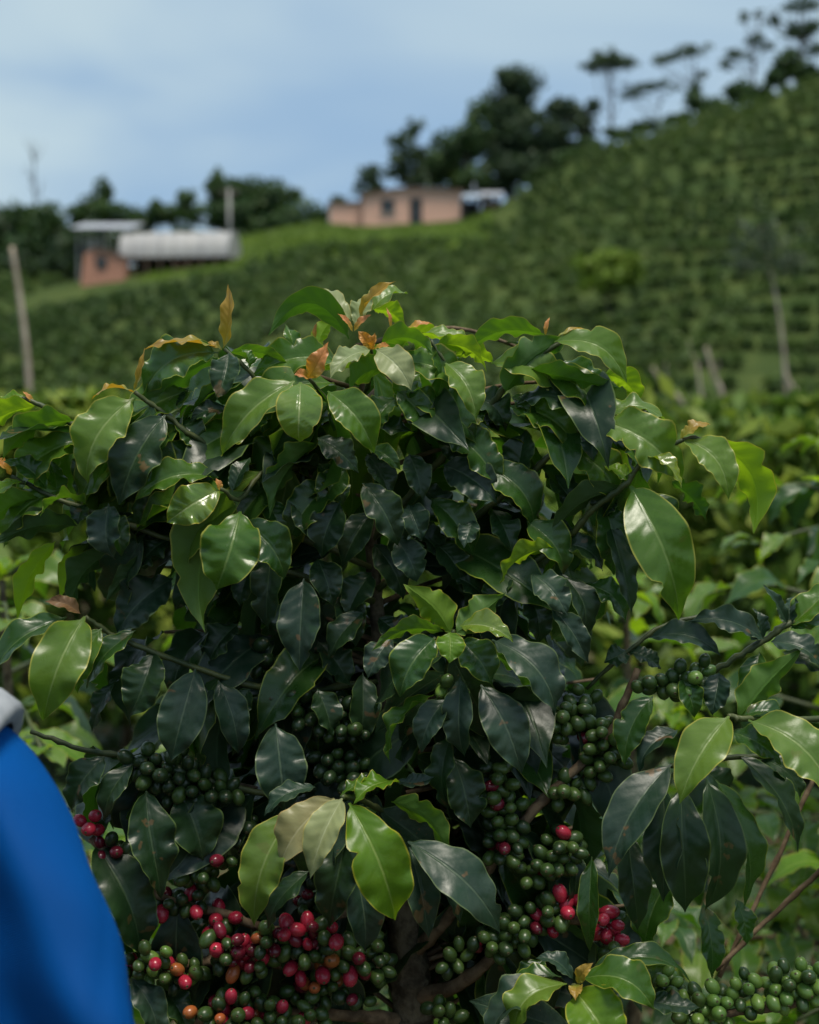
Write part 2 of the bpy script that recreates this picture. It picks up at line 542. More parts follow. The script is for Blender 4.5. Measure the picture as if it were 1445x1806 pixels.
def berry_mesh(kind, var):
    V, F, mi = [], [], []
    nr, ns = 9, 14
    rs = np.random.RandomState(40 + var)
    for i in range(nr + 1):
        a = math.pi * i / nr
        for j in range(ns):
            b = 2 * math.pi * j / ns
            r = math.sin(a) * (1 + .03 * math.cos(2 * b))
            z = -math.cos(a) * (1.22 + .08 * var)
            if i == nr: z -= .05
            V.append((r * math.cos(b) * (.97 if var else 1.03), r * math.sin(b), z))
    for i in range(nr):
        for j in range(ns):
            F.append((i*ns+j, i*ns+(j+1) % ns, (i+1)*ns+(j+1) % ns, (i+1)*ns+j)); mi.append(0)
    # the ring scar at the free end
    n0 = len(V); zt = 1.22 + .08 * var
    prof = [(.20, -.035), (.17, .03), (.12, .035), (.09, -.02), (.0, -.02)]
    for r, z in prof:
        for j in range(8):
            b = 2 * math.pi * j / 8
            V.append((r * math.cos(b), r * math.sin(b), zt + z))
    for i in range(len(prof) - 1):
        for j in range(8):
            F.append((n0+i*8+j, n0+i*8+(j+1) % 8, n0+(i+1)*8+(j+1) % 8, n0+(i+1)*8+j)); mi.append(1)
    me = new_mesh('cherry', V, F, BM[kind])
    me.materials.append(M_NAVEL)
    me.polygons.foreach_set('material_index', np.array(mi, dtype=np.int32))
    me.update()
    return me
BMESH = {}
ALLB = []
def berries(parent, line, spread, n, pal, depth, size=12.4, fixed=None):
    """a cluster of cherries round a stretch of branch: line of (px,py), spread in px, palette string"""
    L = spline([at(x, y, Y0 + depth / 100.) for x, y in line], 5)
    px = (Y0 + depth / 100.) / FPX
    C, K = [], []
    for _ in range(n):
        t = RS.uniform(0, len(L) - 1.001); i = int(t)
        P = L[i] + (L[i+1] - L[i]) * (t - i)
        d = nrm(RS.randn(3) + np.array((0, -.55, -.05)))
        C.append(P + d * spread * px * RS.uniform(.30, .85))
        K.append(pal[RS.randint(len(pal))])
    C = np.array(C)
    r = size * px
    prev = np.array([c for c, _ in ALLB]) if ALLB else np.zeros((0, 3))
    if len(prev):
        prev = prev[np.linalg.norm(prev - C.mean(axis=0), axis=1) < .2]
    for _ in range(40):
        A = np.vstack([C, prev])
        D = C[:, None, :] - A[None, :, :]
        dist = np.linalg.norm(D, axis=2) + 1e-9
        ov = np.clip(2.0 * r - dist, 0, None)
        ov[np.arange(len(C)), np.arange(len(C))] = 0
        C = C + (D / dist[:, :, None] * ov[:, :, None]).sum(axis=1) * .34
    for P, kd in zip(C, K):
        j = np.argmin(np.linalg.norm(L - P, axis=1))
        d = nrm(P - L[j] + RS.randn(3) * .35 * r)
        put_berry(parent, P, d, r * RS.uniform(.95, 1.08), kd)

def put_berry(parent, P, d, r, kd):
    ALLB.append((np.asarray(P), kd))
    QUEUE.append((parent, P, d, r * RS.uniform(.80, 1.08), kd, RS.randint(2), RS.uniform(.92, 1.14)))
QUEUE = []
def build_berries(parent, limit=296):
    """the nearest cherries each as a part, the ones behind them as one part"""
    q = sorted([b for b in QUEUE if b[0] is parent], key=lambda b: b[1][1])
    rest = []
    for n, (par, P, d, r, kd, v, st) in enumerate(q):
        if (kd, v) not in BMESH: BMESH[kd, v] = berry_mesh(kd, v)
        M = Matrix.Translation([float(c) for c in P]) @ Vector(d).to_track_quat('Z', 'Y').to_matrix().to_4x4() @ Matrix.Diagonal((r, r, r * st, 1)).to_4x4()
        if n < limit:
            o = bpy.data.objects.new('cherry', BMESH[kd, v]); COL.objects.link(o)
            o.parent = parent; o.matrix_parent_inverse = pinv(parent); o.matrix_basis = M
        else: rest.append((kd, v, np.array(M)))
    if rest:
        kinds = sorted({k for k, _, _ in rest}); Vs, Fs, Ms, off = [], [], [], 0
        for kd, v, M in rest:
            me = BMESH[kd, v]
            co = np.empty(len(me.vertices) * 3, dtype=np.float32); me.vertices.foreach_get('co', co)
            co = co.reshape(-1, 3) @ M[:3, :3].T + M[:3, 3]
            li = np.empty(len(me.loops), dtype=np.int32); me.loops.foreach_get('vertex_index', li)
            mi = np.empty(len(me.polygons), dtype=np.int32); me.polygons.foreach_get('material_index', mi)
            Vs.append(co); Fs.append(li.reshape(-1, 4) + off); off += len(co)
            Ms.append(np.where(mi == 0, kinds.index(kd), len(kinds)))
        me = new_mesh('cherries', np.vstack(Vs), np.vstack(Fs))
        for k in kinds: me.materials.append(BM[k])
        me.materials.append(M_NAVEL)
        me.polygons.foreach_set('material_index', np.concatenate(Ms).astype(np.int32))
        tag(link('cherries', me, parent), kind='stuff')

def inside(poly, x, y):
    c = False
    for i in range(len(poly)):
        (x1, y1), (x2, y2) = poly[i], poly[i-1]
        if (y1 > y) != (y2 > y) and x < (x2-x1) * (y-y1) / (y2-y1) + x1: c = not c
    return c

# ------------------------------------------------------------------ ground and hill
_rx = np.array([-75, -45, -28.8, -23, -12.5, -5.7, -3.3, 3.6, 6.6, 11.5, 19, 28.8, 45, 75])
_rz = np.array([10.5, 11.4, 12.6, 11.9, 14.2, 15.6, 15.5, 15.9, 16.8, 20.0, 22.4, 25.3, 29.5, 32.0])
def hill_z(X, Y):
    X, Y = np.asarray(X, float), np.asarray(Y, float)
    zr = np.interp(X, _rx, _rz)
    s = np.clip((Y - 34) / (99 - 34), 0, 1)
    s = np.where(s < .12, s * s / .24, s - .06) / .94
    z = -.9 + (zr + .9) * s
    near = -.9 * np.clip((Y - 7) / 24, 0, 1) ** 1.5
    z = np.where(Y < 34, near, z)
    z = z - .05 * np.clip(Y - 101, 0, 300) * np.clip(zr / 25, .3, 1)
    z = z + .25 * np.sin(X * .31 + 1.7) * np.sin(Y * .23) * np.clip((Y - 36) / 20, 0, 1)
    return z
gx = np.concatenate([np.linspace(-400, -80, 9), np.linspace(-76, 76, 96), np.linspace(80, 400, 9)])
gy = np.concatenate([np.linspace(-60, 0, 8), np.linspace(1, 32, 20), np.linspace(33, 125, 93), np.linspace(130, 700, 20)])
GX, GY = np.meshgrid(gx, gy)
GZ = hill_z(GX, GY)
nx, ny = len(gx), len(gy)
ii, jj = np.meshgrid(np.arange(ny - 1), np.arange(nx - 1), indexing='ij')
a_ = (ii * nx + jj).ravel()
# hill ground: soil near, weedy grass on the hill
m_, nt_, b_ = mat_new('field_soil_and_grass')
N_ = NT(nt_)
geo_ = N_.n('ShaderNodeNewGeometry')
sepg = N_.n('ShaderNodeSeparateXYZ'); N_.l(geo_.outputs['Position'], sepg.inputs[0])
soil = N_.mix(N_.sstep(N_.noise(2.5, 5, geo_.outputs['Position'], .65), .4, .65), (.055, .038, .022), (.12, .085, .05))
soil = N_.mix(N_.math('MULTIPLY', N_.sstep(N_.noise(11, 4, geo_.outputs['Position']), .5, .6), .6), soil, (.05, .085, .02))
grs = N_.mix(N_.sstep(N_.noise(.35, 4, geo_.outputs['Position'], .6), .38, .62), (.036, .060, .016), (.066, .090, .024))
N_.l(N_.mix(N_.sstep(sepg.outputs[1], 26, 34), soil, grs), b_.inputs['Base Color'])
b_.inputs['Roughness'].default_value = .95
b_.inputs['Specular IOR Level'].default_value = .1
bp_ = N_.n('ShaderNodeBump'); bp_.inputs['Distance'].default_value = .05
N_.l(N_.noise(7, 6, geo_.outputs['Position'], .7), bp_.inputs['Height']); N_.l(bp_.outputs[0], b_.inputs['Normal'])
M_FIELD = m_
g = link('ground', new_mesh('ground', np.stack([GX.ravel(), GY.ravel(), GZ.ravel()], axis=1), np.stack([a_, a_+1, a_+nx+1, a_+nx], axis=1), M_FIELD))
tag(g, 'sloping farm ground rising into a steep green hill', 'ground', kind='structure')

# ------------------------------------------------------------------ distant foliage
def foliage_mat(name, c1, c2, c3, tf=.22):
    m, nt, b = mat_new(name)
    N = NT(nt)
    at_ = N.n('ShaderNodeAttribute'); at_.attribute_name = 'rnd'
    c = N.mix(N.sstep(at_.outputs['Fac'], .0, .55), c1, c2)
    c = N.mix(N.sstep(at_.outputs['Fac'], .55, 1.0), c, c3)
    N.l(c, b.inputs['Base Color'])
    b.inputs['Roughness'].default_value = .55
    b.inputs['Specular IOR Level'].default_value = .3
    tr = N.n('ShaderNodeBsdfTranslucent'); N.l(N.mix(.4, c, (.12, .22, .01)), tr.inputs['Color'])
    ms = N.n('ShaderNodeMixShader'); ms.inputs[0].default_value = tf
    N.l(b.outputs[0], ms.inputs[1]); N.l(tr.outputs[0], ms.inputs[2])
    N.l(ms.outputs[0], nt.nodes['Material Output'].inputs['Surface'])
    return m
FM = {
 'row':  foliage_mat('hill_coffee_foliage', (.036, .072, .018), (.068, .120, .024), (.120, .172, .034)),
 'dark': foliage_mat('dark_tree_foliage', (.026, .050, .027), (.042, .074, .034), (.070, .105, .045)),
 'tree': foliage_mat('tree_foliage', (.026, .058, .020), (.044, .088, .026), (.080, .13, .036)),
 'grey': foliage_mat('grey_tree_foliage', (.050, .075, .050), (.075, .10, .065), (.11, .14, .09)),
 'lime': foliage_mat('bright_bush_foliage', (.10, .17, .018), (.15, .23, .022), (.21, .29, .03)),
 'field':foliage_mat('field_coffee_foliage', (.030, .070, .016), (.10, .175, .024), (.30, .36, .04), .38),
}
M_TRUNK = simple_mat('pale_trunk', (.30, .25, .19), (.46, .39, .31), 3, .9, .01, 12, .1)
M_DARKTRUNK = simple_mat('dark_trunk', (.045, .036, .028), (.085, .07, .05), 3, .9, .01, 12, .1)

def leaf_cloud(name, C, Nn, size, mat, parent=None, rnd=None, rs=None, aspect=.5):
    rs = rs or RS
    n = len(C)
    d = rs.randn(n, 3) + np.array((0, 0, -.35)); d /= np.linalg.norm(d, axis=1)[:, None]
    s = np.cross(d, Nn + rs.randn(n, 3) * .5); s /= np.linalg.norm(s, axis=1)[:, None] + 1e-9
    sz = (np.asarray(size) * rs.uniform(.65, 1.35, n))[:, None]
    V = np.stack([C - d * sz * .5, C + s * sz * aspect * .5 + d * sz * .05, C + d * sz * .5, C - s * sz * aspect * .5 + d * sz * .05], axis=1).reshape(-1, 3)
    F = np.arange(4 * n).reshape(n, 4)
    me = new_mesh(name, V, F, mat, False)
    at_ = me.attributes.new('rnd', 'FLOAT', 'POINT')
    if rnd is None: rnd = rs.uniform(0, 1, n)
    at_.data.foreach_set('value', np.repeat(rnd, 4).astype(np.float32))
    return link(name, me, parent)

def blob_points(c, rad, n, rs, clumps=14, tight=.30):
    """leaf positions of a lumpy crown: clumps spread over an ellipsoid"""
    c, rad = np.asarray(c, float), np.asarray(rad, float)
    k = rs.randn(clumps, 3); k /= np.linalg.norm(k, axis=1)[:, None]
    k *= rs.uniform(.25, .92, clumps)[:, None]
    w = rs.randint(0, clumps, n)
    off = rs.randn(n, 3); off *= (rs.uniform(0, 1, n) ** .4 * tight / (np.linalg.norm(off, axis=1) + 1e-9))[:, None]
    p = k[w] + off * rs.uniform(.7, 1.3, clumps)[w][:, None]
    clr = rs.uniform(-.22, .22, clumps)[w]
    return c + p * rad, p, np.clip(rs.uniform(.1, .8, n) + clr, 0, 1)

# the planted rows on the hill: nobody could count them, one mass
rs = np.random.RandomState(5)
bx_, by_ = [], []
Yr = 39.0
while Yr < 118:
    dx = .60
    xs = np.arange(-46, 46, dx) + rs.uniform(0, dx)
    keep = rs.uniform(0, 1, len(xs)) > .10
    lawn = ((Yr > 87) & (xs > -15.5) & (xs < 4.6)) | ((Yr > 91.5) & (xs > 3) & (xs < 7.4))
    hut = (Yr > 80) & (xs > -22.5) & (xs < -9.5)
    keep &= ~lawn & ~hut & (np.abs(xs) < (Yr - .34 * np.maximum(xs, 0)) * .34 + 5)
    xs = xs[keep]
    bx_.append(xs + rs.randn(len(xs)) * .10)
    by_.append(np.full(len(xs), Yr) - .34 * np.maximum(xs, 0) + .06 * np.minimum(xs, 0) + .35 * np.sin(xs * .2) + rs.randn(len(xs)) * .06)
    Yr += 2.6
bx_, by_ = np.concatenate(bx_), np.concatenate(by_)
kp_ = (by_ > 37) & (by_ < 100.6); bx_, by_ = bx_[kp_], by_[kp_]
bz_ = hill_z(bx_, by_)
nb = len(bx_); per = 95
hh = rs.uniform(.48, .80, nb)
off = rs.randn(nb, per, 3); off /= np.linalg.norm(off, axis=2)[:, :, None]; off *= rs.uniform(.55, 1.0, (nb, per, 1))
ctr = np.stack([bx_, by_, bz_ + hh * .52], axis=1)[:, None, :]
pts = ctr + off * np.stack([hh * .58, hh * .50, hh * .55], axis=1)[:, None, :]
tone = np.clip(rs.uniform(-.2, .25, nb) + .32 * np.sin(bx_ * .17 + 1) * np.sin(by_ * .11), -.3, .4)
rnd = np.clip(.30 + tone[:, None] + .30 * off[:, :, 2] + rs.uniform(-.2, .2, (nb, per)), 0, 1)  # random tone, plus paler bush tops: light and shade put into leaf colour
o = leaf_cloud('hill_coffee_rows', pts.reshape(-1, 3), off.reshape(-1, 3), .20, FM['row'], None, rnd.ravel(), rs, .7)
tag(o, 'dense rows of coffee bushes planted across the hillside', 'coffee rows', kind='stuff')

# grass on the open slope below the house
rs = np.random.RandomState(8)
n = 16000
gx_, gy_ = rs.uniform(-16, 5.5, n), rs.uniform(84, 100, n)
C = np.stack([gx_, gy_, hill_z(gx_, gy_) + .09], axis=1)
o = leaf_cloud('hill_grass', C, np.tile((0, -1., .3), (n, 1)), .30, FM['lime'], None, np.clip(.25 + .3 * np.sin(gx_ * .7) * np.sin(gy_ * .9) + rs.uniform(-.25, .25, n), 0, 1), rs, .35)
tag(o, 'bright grass slope in front of the pink house', 'grass', kind='stuff')

def ground_at(P): return float(hill_z(P[0], P[1]))

def tree(label, cat, name, blobs, base, Y, fm='tree', trunk_r=.18, leaves=900, size=.42, tight=.46, group=None, limbs=True, tmat=None, clumps=14, bare=None):
    """blobs: crown lobes as (px, py, rx px, ry px); base: (px, py) of the stem foot"""
    rs = np.random.RandomState(int(abs(hash_(label))) % 100000)
    px = Y / FPX
    foot = at(base[0], base[1], Y); foot[2] = ground_at(foot) - .05
    root = empty(name, foot)
    tag(root, label, cat, group)
    tops = []
    Cs, Ns, Rn = [], [], []
    for q, (x, y, rx, ry) in enumerate(blobs):
        c = at(x, y, Y); c[1] += rs.uniform(-.5, .5) * rx * px * .6
        n = max(60, int(leaves * (2.2 if Y >= 103 else 1.5) * rx * ry / 2500.))
        p, nn, rn = blob_points(c, (1.18 * rx * px, rx * px, 1.18 * ry * px), n, rs, clumps, tight)
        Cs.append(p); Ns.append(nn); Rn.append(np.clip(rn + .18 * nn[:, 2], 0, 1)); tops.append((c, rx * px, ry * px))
    mb = MB()
    hi = max(tops, key=lambda t: t[0][2])[0]
    mid = foot + (hi - foot) * .55 + np.array((rs.uniform(-.3, .3), rs.uniform(-.2, .2), 0))
    P = spline([foot, mid, hi], 6)
    mb.tube(P, np.linspace(trunk_r, trunk_r * .25, len(P)), 7)
    tr = mb.build('trunk', tmat or M_DARKTRUNK, root, smooth=True)
    if limbs:
        for c, rx, ry in tops:
            for _ in range(3):
                t = rs.uniform(.35, .85)
                a = P[int(t * (len(P) - 1))]
                b = c + rs.uniform(-.6, .6, 3) * (rx, rx, ry)
                m = .5 * (a + b) + np.array((0, 0, -.12 * np.linalg.norm(b - a)))
                q = spline([a, m, b], 4)
                MB().tube(q, np.linspace(trunk_r * .42, trunk_r * .1, len(q)), 5).build('limb', tmat or M_DARKTRUNK, root, smooth=True)
    if Cs:
        C = np.vstack(Cs)
        leaf_cloud('crown', C, np.vstack(Ns), size, FM[fm], root, np.concatenate(Rn), rs, .62)
    return root

def hash_(s):
    h = 7
    for ch in s: h = (h * 31 + ord(ch)) % 1000003
    return h

RG = 'trees along the ridge'
tree('dark round tree at the left edge of the ridge', 'tree', 'broadleaf_tree', [(20, 400, 50, 42), (-30, 390, 50, 50), (10, 440, 45, 35)], (15, 460), 100, 'dark', .2, 1300, group=RG)
tree('dark tree mass left of the metal roofed shelter', 'tree', 'broadleaf_tree', [(85, 400, 45, 40), (70, 445, 60, 40), (120, 430, 30, 40), (40, 380, 25, 22)], (85, 470), 98, 'tree', .2, 1100, group=RG)
tree('dark hedge of low trees behind the brick hut', 'tree', 'broadleaf_tree', [(110, 440, 40, 34), (150, 425, 34, 30), (60, 470, 55, 26), (150, 462, 40, 24), (215, 432, 40, 24)], (110, 480), 95, 'dark', .15, 1100, group=RG)
tree('pointed dark tree behind the metal roofed shelter', 'tree', 'broadleaf_tree', [(183, 345, 17, 24), (180, 375, 40, 26), (205, 385, 38, 22), (150, 380, 28, 18)], (182, 420), 103, 'tree', .18, 1300, group=RG)
tree('small loose tree behind the left end of the plastic tunnel', 'tree', 'broadleaf_tree', [(275, 368, 18, 14), (285, 385, 26, 16), (258, 392, 18, 18)], (276, 410), 102, 'tree', .1, 1200, group=RG)
tree('slim tree between the shelter and the utility pole', 'tree', 'broadleaf_tree', [(332, 355, 22, 17), (325, 380, 38, 22)], (330, 410), 102, 'tree', .12, 1200, group=RG)
tree('broad dark tree right of the utility pole', 'tree', 'broadleaf_tree', [(385, 345, 22, 30), (430, 348, 48, 34), (480, 362, 48, 36), (520, 345, 16, 12), (420, 385, 55, 30)], (435, 418), 103, 'tree', .25, 1300, group=RG)
tree('low green bush tree left of the pink house', 'tree', 'broadleaf_tree', [(520, 388, 42, 26), (560, 385, 28, 20), (490, 398, 40, 20)], (520, 415), 101, 'tree', .12, 1200, group=RG)
tree('small tree behind the annex of the pink house', 'tree', 'broadleaf_tree', [(655, 312, 18, 18), (648, 335, 24, 16), (600, 352, 18, 9)], (655, 380), 104, 'dark', .12, 1000, group=RG)
tree('sparse tree with bare grey top above the pink house', 'tree', 'broadleaf_tree', [(712, 265, 26, 28), (740, 278, 24, 22), (705, 305, 30, 22), (745, 315, 35, 22), (728, 225, 20, 14)], (725, 380), 104, 'dark', .16, 620, group=RG)
tree('leaning green tree right of the sparse tree on the ridge', 'tree', 'broadleaf_tree', [(800, 265, 36, 32), (775, 300, 30, 30), (840, 205, 18, 26), (830, 250, 30, 35), (815, 315, 45, 24)], (815, 370), 104, 'tree', .2, 1100, group=RG)
tree('tallest round dark tree on the ridge', 'tree', 'broadleaf_tree', [(905, 155, 36, 40), (898, 205, 42, 40), (920, 235, 45, 40), (880, 260, 45, 40), (900, 300, 60, 28), (870, 328, 50, 18), (935, 308, 60, 20), (985, 285, 50, 18), (1035, 262, 36, 12)], (900, 330), 106, 'dark', .35, 1300, group=RG)
tree('dark bushy tree right of the tallest ridge tree', 'tree', 'broadleaf_tree', [(985, 190, 26, 24), (975, 235, 40, 40), (1025, 215, 32, 28), (1000, 265, 45, 22), (1045, 185, 14, 12)], (990, 290), 106, 'dark', .22, 1000, group=RG)
tree('left flat topped umbrella tree with slender stem on the ridge', 'tree', 'umbrella_tree', [(1072, 98, 28, 14), (1048, 116, 26, 10), (1098, 112, 26, 13), (1075, 112, 42, 10)], (1078, 250), 106, 'dark', .12, 950, .30, .34, group=RG, clumps=16)
tree('low flat topped tree between two umbrella trees', 'tree', 'umbrella_tree', [(1140, 155, 34, 9), (1172, 153, 24, 9), (1112, 168, 24, 8)], (1142, 225), 107, 'dark', .08, 800, .30, .34, group=RG, clumps=14)
tree('middle umbrella tree with two crown plates on the ridge', 'tree', 'umbrella_tree', [(1226, 88, 26, 14), (1190, 98, 28, 12), (1165, 108, 18, 6), (1238, 132, 14, 8)], (1212, 220), 107, 'dark', .11, 850, .30, .34, group=RG, clumps=14)
tree('small dark bush on the ridge under the middle umbrella tree', 'bush', 'ridge_bush', [(1225, 172, 18, 24), (1243, 188, 28, 16)], (1228, 215), 105, 'tree', .1, 1300, group=RG)
tree('right umbrella tree with stepped crown on the ridge', 'tree', 'umbrella_tree', [(1330, 72, 22, 9), (1352, 82, 20, 7), (1300, 98, 26, 12), (1285, 112, 18, 10), (1313, 28, 9, 12), (1338, 26, 9, 9)], (1330, 190), 107, 'dark', .11, 850, .30, .34, group=RG, clumps=12)
tree('rounded bush on the ridge under the right umbrella tree', 'bush', 'ridge_bush', [(1303, 160, 26, 16), (1320, 168, 22, 12)], (1305, 190), 105, 'tree', .1, 1300, group=RG)
tree('tall loose tree in the top right corner', 'tree', 'broadleaf_tree', [(1400, 55, 26, 16), (1435, 50, 26, 14), (1410, 10, 30, 14), (1440, 85, 24, 12), (1365, 38, 12, 16)], (1412, 165), 107, 'dark', .16, 800, .34, group=RG, clumps=18)
tree('green bush under the tall loose tree in the top right corner', 'bush', 'ridge_bush', [(1395, 118, 34, 22), (1430, 135, 35, 20), (1370, 138, 22, 14)], (1400, 165), 104, 'tree', .1, 1300, group=RG)
tree('bright yellow green bush on the hillside', 'bush', 'hillside_bush', [(1080, 462, 52, 24), (1060, 490, 50, 26), (1110, 480, 30, 26)], (1080, 530), 61, 'lime', .08, 1500, .26)
tree('grey leaved tree with bare pale trunk on the right slope', 'tree', 'grey_tree', [(1350, 430, 52, 34), (1310, 470, 34, 20), (1395, 465, 36, 24), (1345, 400, 30, 16)], (1395, 740), 42, 'grey', .09, 420, .16, .6, tmat=M_TRUNK, limbs=False)

def bare_stem(label, name, pts, Y, r0, r1, twigs=0, mat=None, cat='dead tree'):
    P = [at(x, y, Y) for x, y in pts]
    foot = P[0].copy(); foot[2] = ground_at(foot) - .1
    P = spline([foot] + P, 5)
    root = empty(name, foot); tag(root, label, cat)
    MB().tube(P, np.linspace(r0, r1, len(P)), 8).build('trunk', mat or M_TRUNK, root, smooth=True)
    rs = np.random.RandomState(hash_(label) % 9999)
    for _ in range(twigs):
        i = rs.randint(len(P) // 2, len(P))
        L = rs.uniform(.35, 1.1) * (P[-1][2] - foot[2]) * .22
        d = nrm((rs.uniform(-1, 1), rs.uniform(-.6, .6), rs.uniform(.3, 1.2)))
        q = spline([P[i], P[i] + d * L * .5, P[i] + nrm(d + np.array((0, 0, .5))) * L], 3)
        MB().tube(q, np.linspace(r1 * .8, r1 * .25, len(q)), 5).build('limb', mat or M_TRUNK, root, smooth=True)
    return root
bare_stem('tall pale bare pole of a dead tree at the left edge', 'dead_tree', [(52, 695), (45, 600), (33, 510), (21, 435)], 24, .06, .04)
bare_stem('forked foot trunk leaning beside the grey leaved tree', 'dead_tree', [(1415, 715), (1398, 685), (1385, 660)], 41.6, .09, .06)
bare_stem('short leaning dead trunk right of centre below the hill', 'dead_tree', [(1275, 715), (1258, 660), (1245, 612)], 38, .09, .05, 1)
bare_stem('thin leaning dead trunk left of the other dead trunks', 'dead_tree', [(1206, 725), (1180, 690), (1150, 648)], 38, .07, .04, 2)
bare_stem('thin upright dead stem between two leaning dead trunks', 'dead_tree', [(1238, 720), (1234, 680), (1230, 640)], 39, .055, .035, 1)
bare_stem('bare leafless tree standing above the left ridge', 'dead_tree', [(65, 400), (62, 340), (60, 272)], 101, .10, .04, 16, M_DARKTRUNK)

# scrub that closes the crest under the trees
rs = np.random.RandomState(31)
Cs, Ns, Rn = [], [], []
for (x, y, rx, ry, Y) in ((1045, 252, 30, 13, 104), (1095, 236, 32, 11, 104), (1145, 222, 32, 10, 104), (1190, 208, 30, 12, 104), (1265, 192, 34, 14, 104), (1345, 165, 34, 14, 104), (1000, 275, 40, 14, 104), (300, 418, 50, 14, 100), (370, 420, 50, 14, 100), (250, 425, 40, 14, 100), (560, 402, 40, 12, 101), (450, 416, 60, 12, 101)):
    p, nn, rn = blob_points(at(x, y, Y), (rx * Y / FPX, rx * Y / FPX * .6, ry * Y / FPX), int(rx * ry * 1.3), rs, 10, .5)
    Cs.append(p); Ns.append(nn); Rn.append(rn)
o = leaf_cloud('ridge_scrub', np.vstack(Cs), np.vstack(Ns), .38, FM['tree'], None, np.concatenate(Rn), rs, .6)
tag(o, 'low dark scrub along the crest of the hill', 'scrub', kind='stuff')

# ------------------------------------------------------------------ buildings
m_, nt_, b_ = mat_new('pink_brick')
N_ = NT(nt_)
tc_ = N_.n('ShaderNodeTexCoord')
mp_ = N_.n('ShaderNodeMapping'); mp_.inputs['Rotation'].default_value = (R(90), 0, 0)
N_.l(tc_.outputs['Object'], mp_.inputs['Vector'])
br_ = N_.n('ShaderNodeTexBrick'); N_.l(mp_.outputs[0], br_.inputs['Vector'])
br_.inputs['Scale'].default_value = 4.0
br_.inputs['Color1'].default_value = (.78, .43, .31, 1); br_.inputs['Color2'].default_value = (.72, .38, .27, 1); br_.inputs['Mortar'].default_value = (.46, .34, .27, 1)
N_.l(N_.mix(N_.math('MULTIPLY', N_.noise(1.3, 4, tc_.outputs['Object']), .5), br_.outputs['Color'], (.80, .50, .38)), b_.inputs['Base Color'])
b_.inputs['Roughness'].default_value = .9
M_BRICK = m_
M_RBRICK = simple_mat('red_brick', (.42, .20, .14), (.52, .27, .19), 5, .9, .01, 20, .1)
M_TIN = simple_mat('tin_roof', (.40, .41, .46), (.52, .53, .57), 1.5, .45, .004, 12, .4)
M_BLUETIN = simple_mat('blue_tin_roof', (.42, .50, .60), (.52, .58, .66), 1.5, .45, .004, 12, .4)
M_DARKROOF = simple_mat('weathered_roof', (.14, .10, .08), (.22, .16, .12), 2, .9, .01, 10, .1)
M_GLASS = simple_mat('window_glass', (.012, .018, .022), (.02, .028, .03), 2, .12, 0, 1, .6)
M_DOOR = simple_mat('dark_door', (.016, .022, .026), (.03, .036, .04), 3, .5, 0, 1, .4)
M_FRAME = simple_mat('timber_frame', (.10, .07, .05), (.16, .11, .08), 6, .8)
M_CONC = simple_mat('grey_concrete', (.30, .29, .28), (.40, .39, .37), 2, .9)
M_PLASTIC, nt_, b_ = mat_new('greenhouse_plastic')
N_ = NT(nt_)
tc_ = N_.n('ShaderNodeTexCoord')
N_.l(N_.mix(N_.sstep(N_.noise(1.1, 4, tc_.outputs['Object'], .6), .35, .7), (.42, .41, .41), (.54, .52, .50)), b_.inputs['Base Color'])
b_.inputs['Roughness'].default_value = .45
tr_ = N_.n('ShaderNodeBsdfTranslucent'); tr_.inputs['Color'].default_value = (.7, .7, .66, 1)
ms_ = N_.n('ShaderNodeMixShader'); ms_.inputs[0].default_value = .25
N_.l(b_.outputs[0], ms_.inputs[1]); N_.l(tr_.outputs[0], ms_.inputs[2]); N_.l(ms_.outputs[0], nt_.nodes['Material Output'].inputs['Surface'])

def bld(label, cat, name, px, py, Y, rz=0.):
    P = at(px, py, Y)
    r = empty(name, P, rz); tag(r, label, cat)
    r['s'] = 0; del r['s']
    return r, Y / FPX

def roof_slab(root, mat, x0, x1, ya, za, yb, zb, th=.06, name='roof'):
    V = [(x0, ya, za), (x1, ya, za), (x1, yb, zb), (x0, yb, zb)]
    V += [(x, y, z + th) for x, y, z in V]
    o = link(name, new_mesh(name, V, [(0,3,2,1),(4,5,6,7),(0,1,5,4),(1,2,6,5),(2,3,7,6),(3,0,4,7)], mat, False)); o.parent = root
    n = max(3, int((x1 - x0) / .3))
    for q in range(n + 1):
        x = x0 + (x1 - x0 - .04) * q / n
        r = link('roof_rib', new_mesh('roof_rib', [(x+dx, y, z + th + dz) for (y, z) in ((ya, za), (yb, zb)) for dx, dz in ((0, -.005), (.04, -.005), (.04, .03), (0, .03))], [(0,1,2,3),(7,6,5,4),(0,4,5,1),(1,5,6,2),(2,6,7,3),(3,7,4,0)], mat, False)); r.parent = o
    return o

def lbox(root, name, mat, a, b):
    o = MB().box(a, b).build(name, mat)
    o.parent = root
    return o

# the pink house: local x along the front, y away from the camera, z up, origin at front left foot
H, u = bld('low pink brick house with flat roof on the ridge', 'house', 'farm_house', 640, 404, 97, R(3))
W = 172 * u; Hh = 68 * u
o = MB().prism([(0, -1.2), (W, -1.2), (W, Hh - .11), (3.6, Hh + .03), (2.1, Hh - .03), (0, Hh - .41)], 0, 5.0).build('wall', M_BRICK); o.parent = H
for (x0, z0, x1, z1) in ((32, 29, 56, 52),):
    f = lbox(H, 'window', M_FRAME, (x0*u, -.05, z0*u), (x1*u, .02, z1*u))
    g_ = MB().box(((x0+2)*u, -.08, (z0+2)*u), ((x0+11.3)*u, -.052, (z1-2)*u)).build('pane', M_GLASS); g_.parent = f
    g_ = MB().box(((x0+12.7)*u, -.08, (z0+2)*u), ((x1-2)*u, -.052, (z1-2)*u)).build('pane', M_GLASS); g_.parent = f
    s_ = MB().box(((x0-2)*u, -.12, (z0-2.5)*u), ((x1+2)*u, .0, (z0-.2)*u)).build('sill', M_CONC); s_.parent = f
